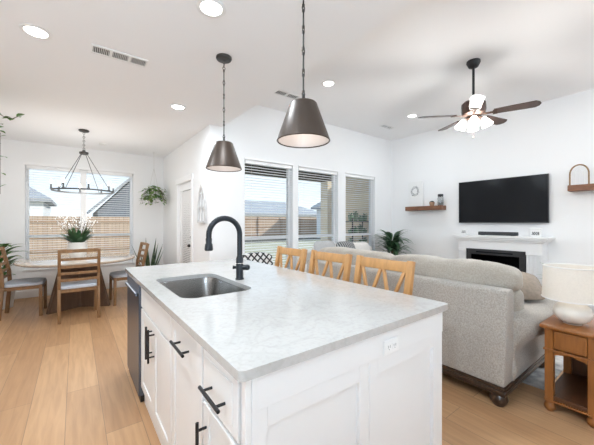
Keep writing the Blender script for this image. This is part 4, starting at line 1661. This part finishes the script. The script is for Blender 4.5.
def tv():
    r = empty('television', (XR - .002, 1.997, 1.314), 'large black wall-mounted television above the mantel', 'television')
    w, h = .664, .757
    MB().box(-.07, -.03, -w, w, 0, h, .004, 2).build('tv_body', M['bezel'], r, smooth=False)
    MB().box(-.0712, -.0702, -w + .008, w - .008, .014, h - .008).build('screen', M['tv'], r, smooth=False)
    MB().box(-.03, 0, -.25, .25, .2, .6).build('wall_bracket', M['bezel'], r, smooth=False)
tv()

sb = empty('soundbar', (XR - .17, 1.985, 1.1005), 'slim charcoal soundbar on the fireplace mantel', 'soundbar')
MB().box(-.045, .045, -.285, .285, .004, .062, .008, 3).build('bar_body', M['soundbar'], sb)
MB().box(-.03, .03, -.25, -.2, 0, .004).box(-.03, .03, .2, .25, 0, .004).build('rubber_foot', M['blackplastic'], sb, smooth=False)


def small_block(y, w, h, label, lines):
    r = empty('mantel_sign', (XR - .17, y, 1.1005), label, 'decor')
    MB().box(-.02, .02, -w / 2, w / 2, 0, h, .004, 2).build('sign_block', M['white'], r, smooth=False)
    b = MB()
    q = random.Random(int(h * 1000))
    for k in range(lines):
        z = h * (.25 + .5 * (k + .5) / lines)
        y0 = -w * .32
        while y0 < w * .3:
            s = q.uniform(.012, .03)
            b.box(-.0212, -.0202, y0, min(y0 + s, w * .34), z - .008, z + .008)
            y0 += s + .007
    b.build('dark_print', M['socketgray'], r, smooth=False)
    return r

small_block(2.52, .10, .10, 'small white block with dark print at the left end of the mantel', 2)
small_block(1.465, .145, .10, 'white block with dark printed lines at the right end of the mantel', 3)
MB_ = MB().box(-.025, .025, -.075, .075, 0, .03, .006, 2).build('decor_tray', M['white'])
MB_.location = (XR - .17, 1.465, 1.2015)
tag(MB_, 'small flat white piece lying on the right printed mantel block', 'decor')


def wall_shelf(y0, y1, z, label):
    r = MB().box(XR - .19, XR - .002, y0, y1, z - .085, z, .006, 2).build('floating_shelf', M['walnut'], smooth=False)
    tag(r, label, 'shelf', 'walnut floating shelves')
    return r

wall_shelf(2.93, 3.72, 1.655, 'rustic walnut floating shelf left of the television')
wall_shelf(.28, 1.095, 1.855, 'rustic walnut floating shelf at the right edge, above the lamp')


def art():
    r = empty('canvas_art', (XR - .05, 3.555, 1.656), 'white canvas with a gray ring sketch leaning on the left shelf', 'artwork')
    MB().box(-.018, .018, -.165, .165, .0, .53, .002, 1).build('canvas', M['canvas'], r, smooth=False)
    b = MB()
    q = random.Random(8)
    for k in range(5):
        pts = []
        for i in range(40):
            a = 2 * PI * i / 39 + k
            rr = .075 + .018 * math.sin(3 * a + k) + q.uniform(-.006, .006)
            pts.append((-.0185, rr * math.cos(a) + .01, .33 + rr * 1.05 * math.sin(a)))
        b.tube(pts, .0022, 5)
    for i in range(16):
        a = q.uniform(0, 2 * PI)
        y, z = .085 * math.cos(a) + .01, .33 + .085 * math.sin(a)
        b.leaf((-.0187, y, z), (0, math.cos(a + 1), math.sin(a + 1)), .05, .016, 0, 3)
    b.build('sketch', M['ink'], r)
art()

pt = empty('small_pot', (XR - .10, 3.17, 1.656), 'small clay pot with dark top on the left floating shelf', 'pot')
MB().lathe([(0, 0), (.04, 0), (.052, .06), (.05, .075), (.045, .075), (.043, .06), (0, .055)], seg=24).build('pot', M['terracotta'], pt)
MB().lathe([(0, .055), (.044, .055), (.04, .085), (.02, .098), (0, .1)], seg=20).build('pot_filling', M['blackplastic'], pt)

jr = empty('glass_jar', (XR - .11, 2.99, 1.656), 'clear glass jar with black lid at the right end of the left shelf', 'jar')
MB().lathe([(0, .002), (.05, .002), (.055, .02), (.055, .15), (.045, .17), (.041, .17), (.05, .148), (.05, .02), (.046, .008), (0, .008)], seg=28).build('jar_body', M['jarglass'], jr)
MB().lathe([(0, .171), (.048, .171), (.05, .18), (.05, .215), (.046, .222), (0, .224)], seg=28).build('lid', M['blackplastic'], jr)
MB().lathe([(0, .009), (.045, .009), (.045, .06), (0, .065)], seg=24).build('jar_filling', M['palegray'], jr)


def wood_arch():
    r = empty('arch_ornament', (XR - .10, .985, 1.856), 'light wood arch ornament with white tracery on the right shelf', 'ornament')
    pts = [(0, -.10, 0), (0, -.10, .16)]
    for i in range(1, 20):
        a = PI - PI * i / 20
        pts.append((0, .10 * math.cos(a), .16 + .13 * math.sin(a)))
    pts += [(0, .10, .16), (0, .10, 0)]
    MB().tube(pts, .010, 10).build('arch_bow', M['rattan'], r)
    b = MB()
    for y in (-.05, 0, .05):
        b.box(-.004, .004, y - .005, y + .005, 0.001, .20 if y else .26)
    for s in (-1, 1):
        b.tube([(0, s * .05, .12), (0, s * .03, .19), (0, 0, .23)], .005, 6)
        b.tube([(0, s * .09, .12), (0, s * .07, .19), (0, s * .05, .2)], .005, 6)
    b.build('tracery', M['white'], r, smooth=False)
wood_arch()


def corner_leaves(b):
    q = random.Random(15)
    for i in range(100):
        a = q.uniform(0, 2 * PI)
        h0 = q.uniform(.60, 1.0)
        b.leaf((.05 * math.cos(a), .05 * math.sin(a), h0), (math.cos(a), math.sin(a), q.uniform(.1, 1.8)), q.uniform(.30, .48), q.uniform(.06, .085), 1.3, 6)

r = pot_plant('corner_plant', (5.22, 3.72, 0), 'bushy dark green plant in the corner beside the rightmost window', (.14, .18, .32), corner_leaves, 'ceramic', 'leafdark')
MB().cyl((0, 0, .29), (0, 0, .95), .022, .015, 10).build('trunk', M['stem'], r)


def fire_leaves(b):
    q = random.Random(19)
    for i in range(34):
        a = q.uniform(0, 2 * PI)
        b.leaf((.05 * math.cos(a), .05 * math.sin(a), q.uniform(.4, .6)), (math.cos(a), math.sin(a), q.uniform(.3, 2.0)), q.uniform(.18, .30), .05, 1.0, 5)

pot_plant('floor_plant', (5.30, 1.06, 0), 'green plant in a dark teal pot between mantel and table lamp', (.15, .20, .42), fire_leaves, 'teal', 'leaf')


# ------------------------------------------------------------------ ceiling fan
def fan():
    fx, fy = 3.74, 1.55
    r = empty('ceiling_fan', (fx, fy, 2.3), 'five-blade dark ceiling fan with lit glass shades in the living room', 'ceiling fan')
    zc = ZL - 2.3
    MB().lathe([(0, zc - .001), (.072, zc - .001), (.074, zc - .02), (.05, zc - .07), (.02, zc - .085), (0, zc - .085)], seg=32).build('canopy', M['black'], r)
    MB().cyl((0, 0, zc - .08), (0, 0, .46), .0135, seg=16).build('downrod', M['black'], r)
    MB().lathe([(0, .475), (.02, .475), (.03, .45), (.10, .435), (.125, .41), (.13, .33), (.12, .29), (.08, .265), (0, .265)], seg=40).build('motor_housing', M['fanmetal'], r)
    zb = .275
    A = [-10, 62, 134, 206, 289]
    for i, a in enumerate(A):
        ang = math.radians(a)
        R = Matrix.Rotation(ang, 4, 'Z')
        tilt = R @ Matrix.Translation((0, 0, zb)) @ Matrix.Rotation(math.radians(-12), 4, 'X')
        br = MB().box(.09, .22, -.018, .018, -.004, .004, .002, 1).box(.19, .235, -.045, .045, -.005, .003, .002, 1)
        bmesh.ops.transform(br.bm, matrix=tilt, verts=br.bm.verts)
        b = MB()
        out = [(.20, -.052, .004), (.57, -.066, .004), (.605, -.04, .004), (.62, 0, .004), (.605, .04, .004), (.57, .066, .004), (.20, .052, .004)]
        b.prism(out, (0, 0, .007))
        bmesh.ops.transform(b.bm, matrix=tilt, verts=b.bm.verts)
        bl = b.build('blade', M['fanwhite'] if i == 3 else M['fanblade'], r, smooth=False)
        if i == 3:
            bl['label'] = 'blade coloured paler than the other four, pointing at the viewer'
        br.build('blade_bracket', M['fanmetal'], bl, smooth=False)
    MB().lathe([(0, .264), (.06, .264), (.07, .255), (.065, .235), (.04, .225), (0, .22)], seg=32).build('light_fitter', M['fanmetal'], r)
    for i in range(4):
        a = math.radians(25 + 90 * i)
        d = Vector((math.cos(a), math.sin(a), 0))
        MB().tube([d * .05 + Vector((0, 0, .245)), d * .085 + Vector((0, 0, .245)), d * .10 + Vector((0, 0, .23))], .008, 8).build('lamp_arm', M['fanmetal'], r)
        b = MB().lathe([(.018, 0), (.03, -.015), (.048, -.06), (.062, -.105), (.060, -.105), (.045, -.06), (.02, -.012), (0, -.008)], seg=28)
        bmesh.ops.transform(b.bm, matrix=Matrix.Translation(d * .098 + Vector((0, 0, .233))) @ Matrix.Rotation(-.42, 4, Vector((-d.y, d.x, 0))), verts=b.bm.verts)
        b.build('glass_shade', M['lampglass'], r, angle=60)
    for x, y, z in ((.02, .01, .01), (-.02, -.025, .08)):
        MB().cyl((x, y, .245), (x, y, z + .02), .0012, seg=6).sphere((x, y, z + .012), .010, seg=8).build('pull_chain', M['fanmetal'], r)
    lamp_point('fan_glow', r, (0, 0, .08), 26, .10)
fan()
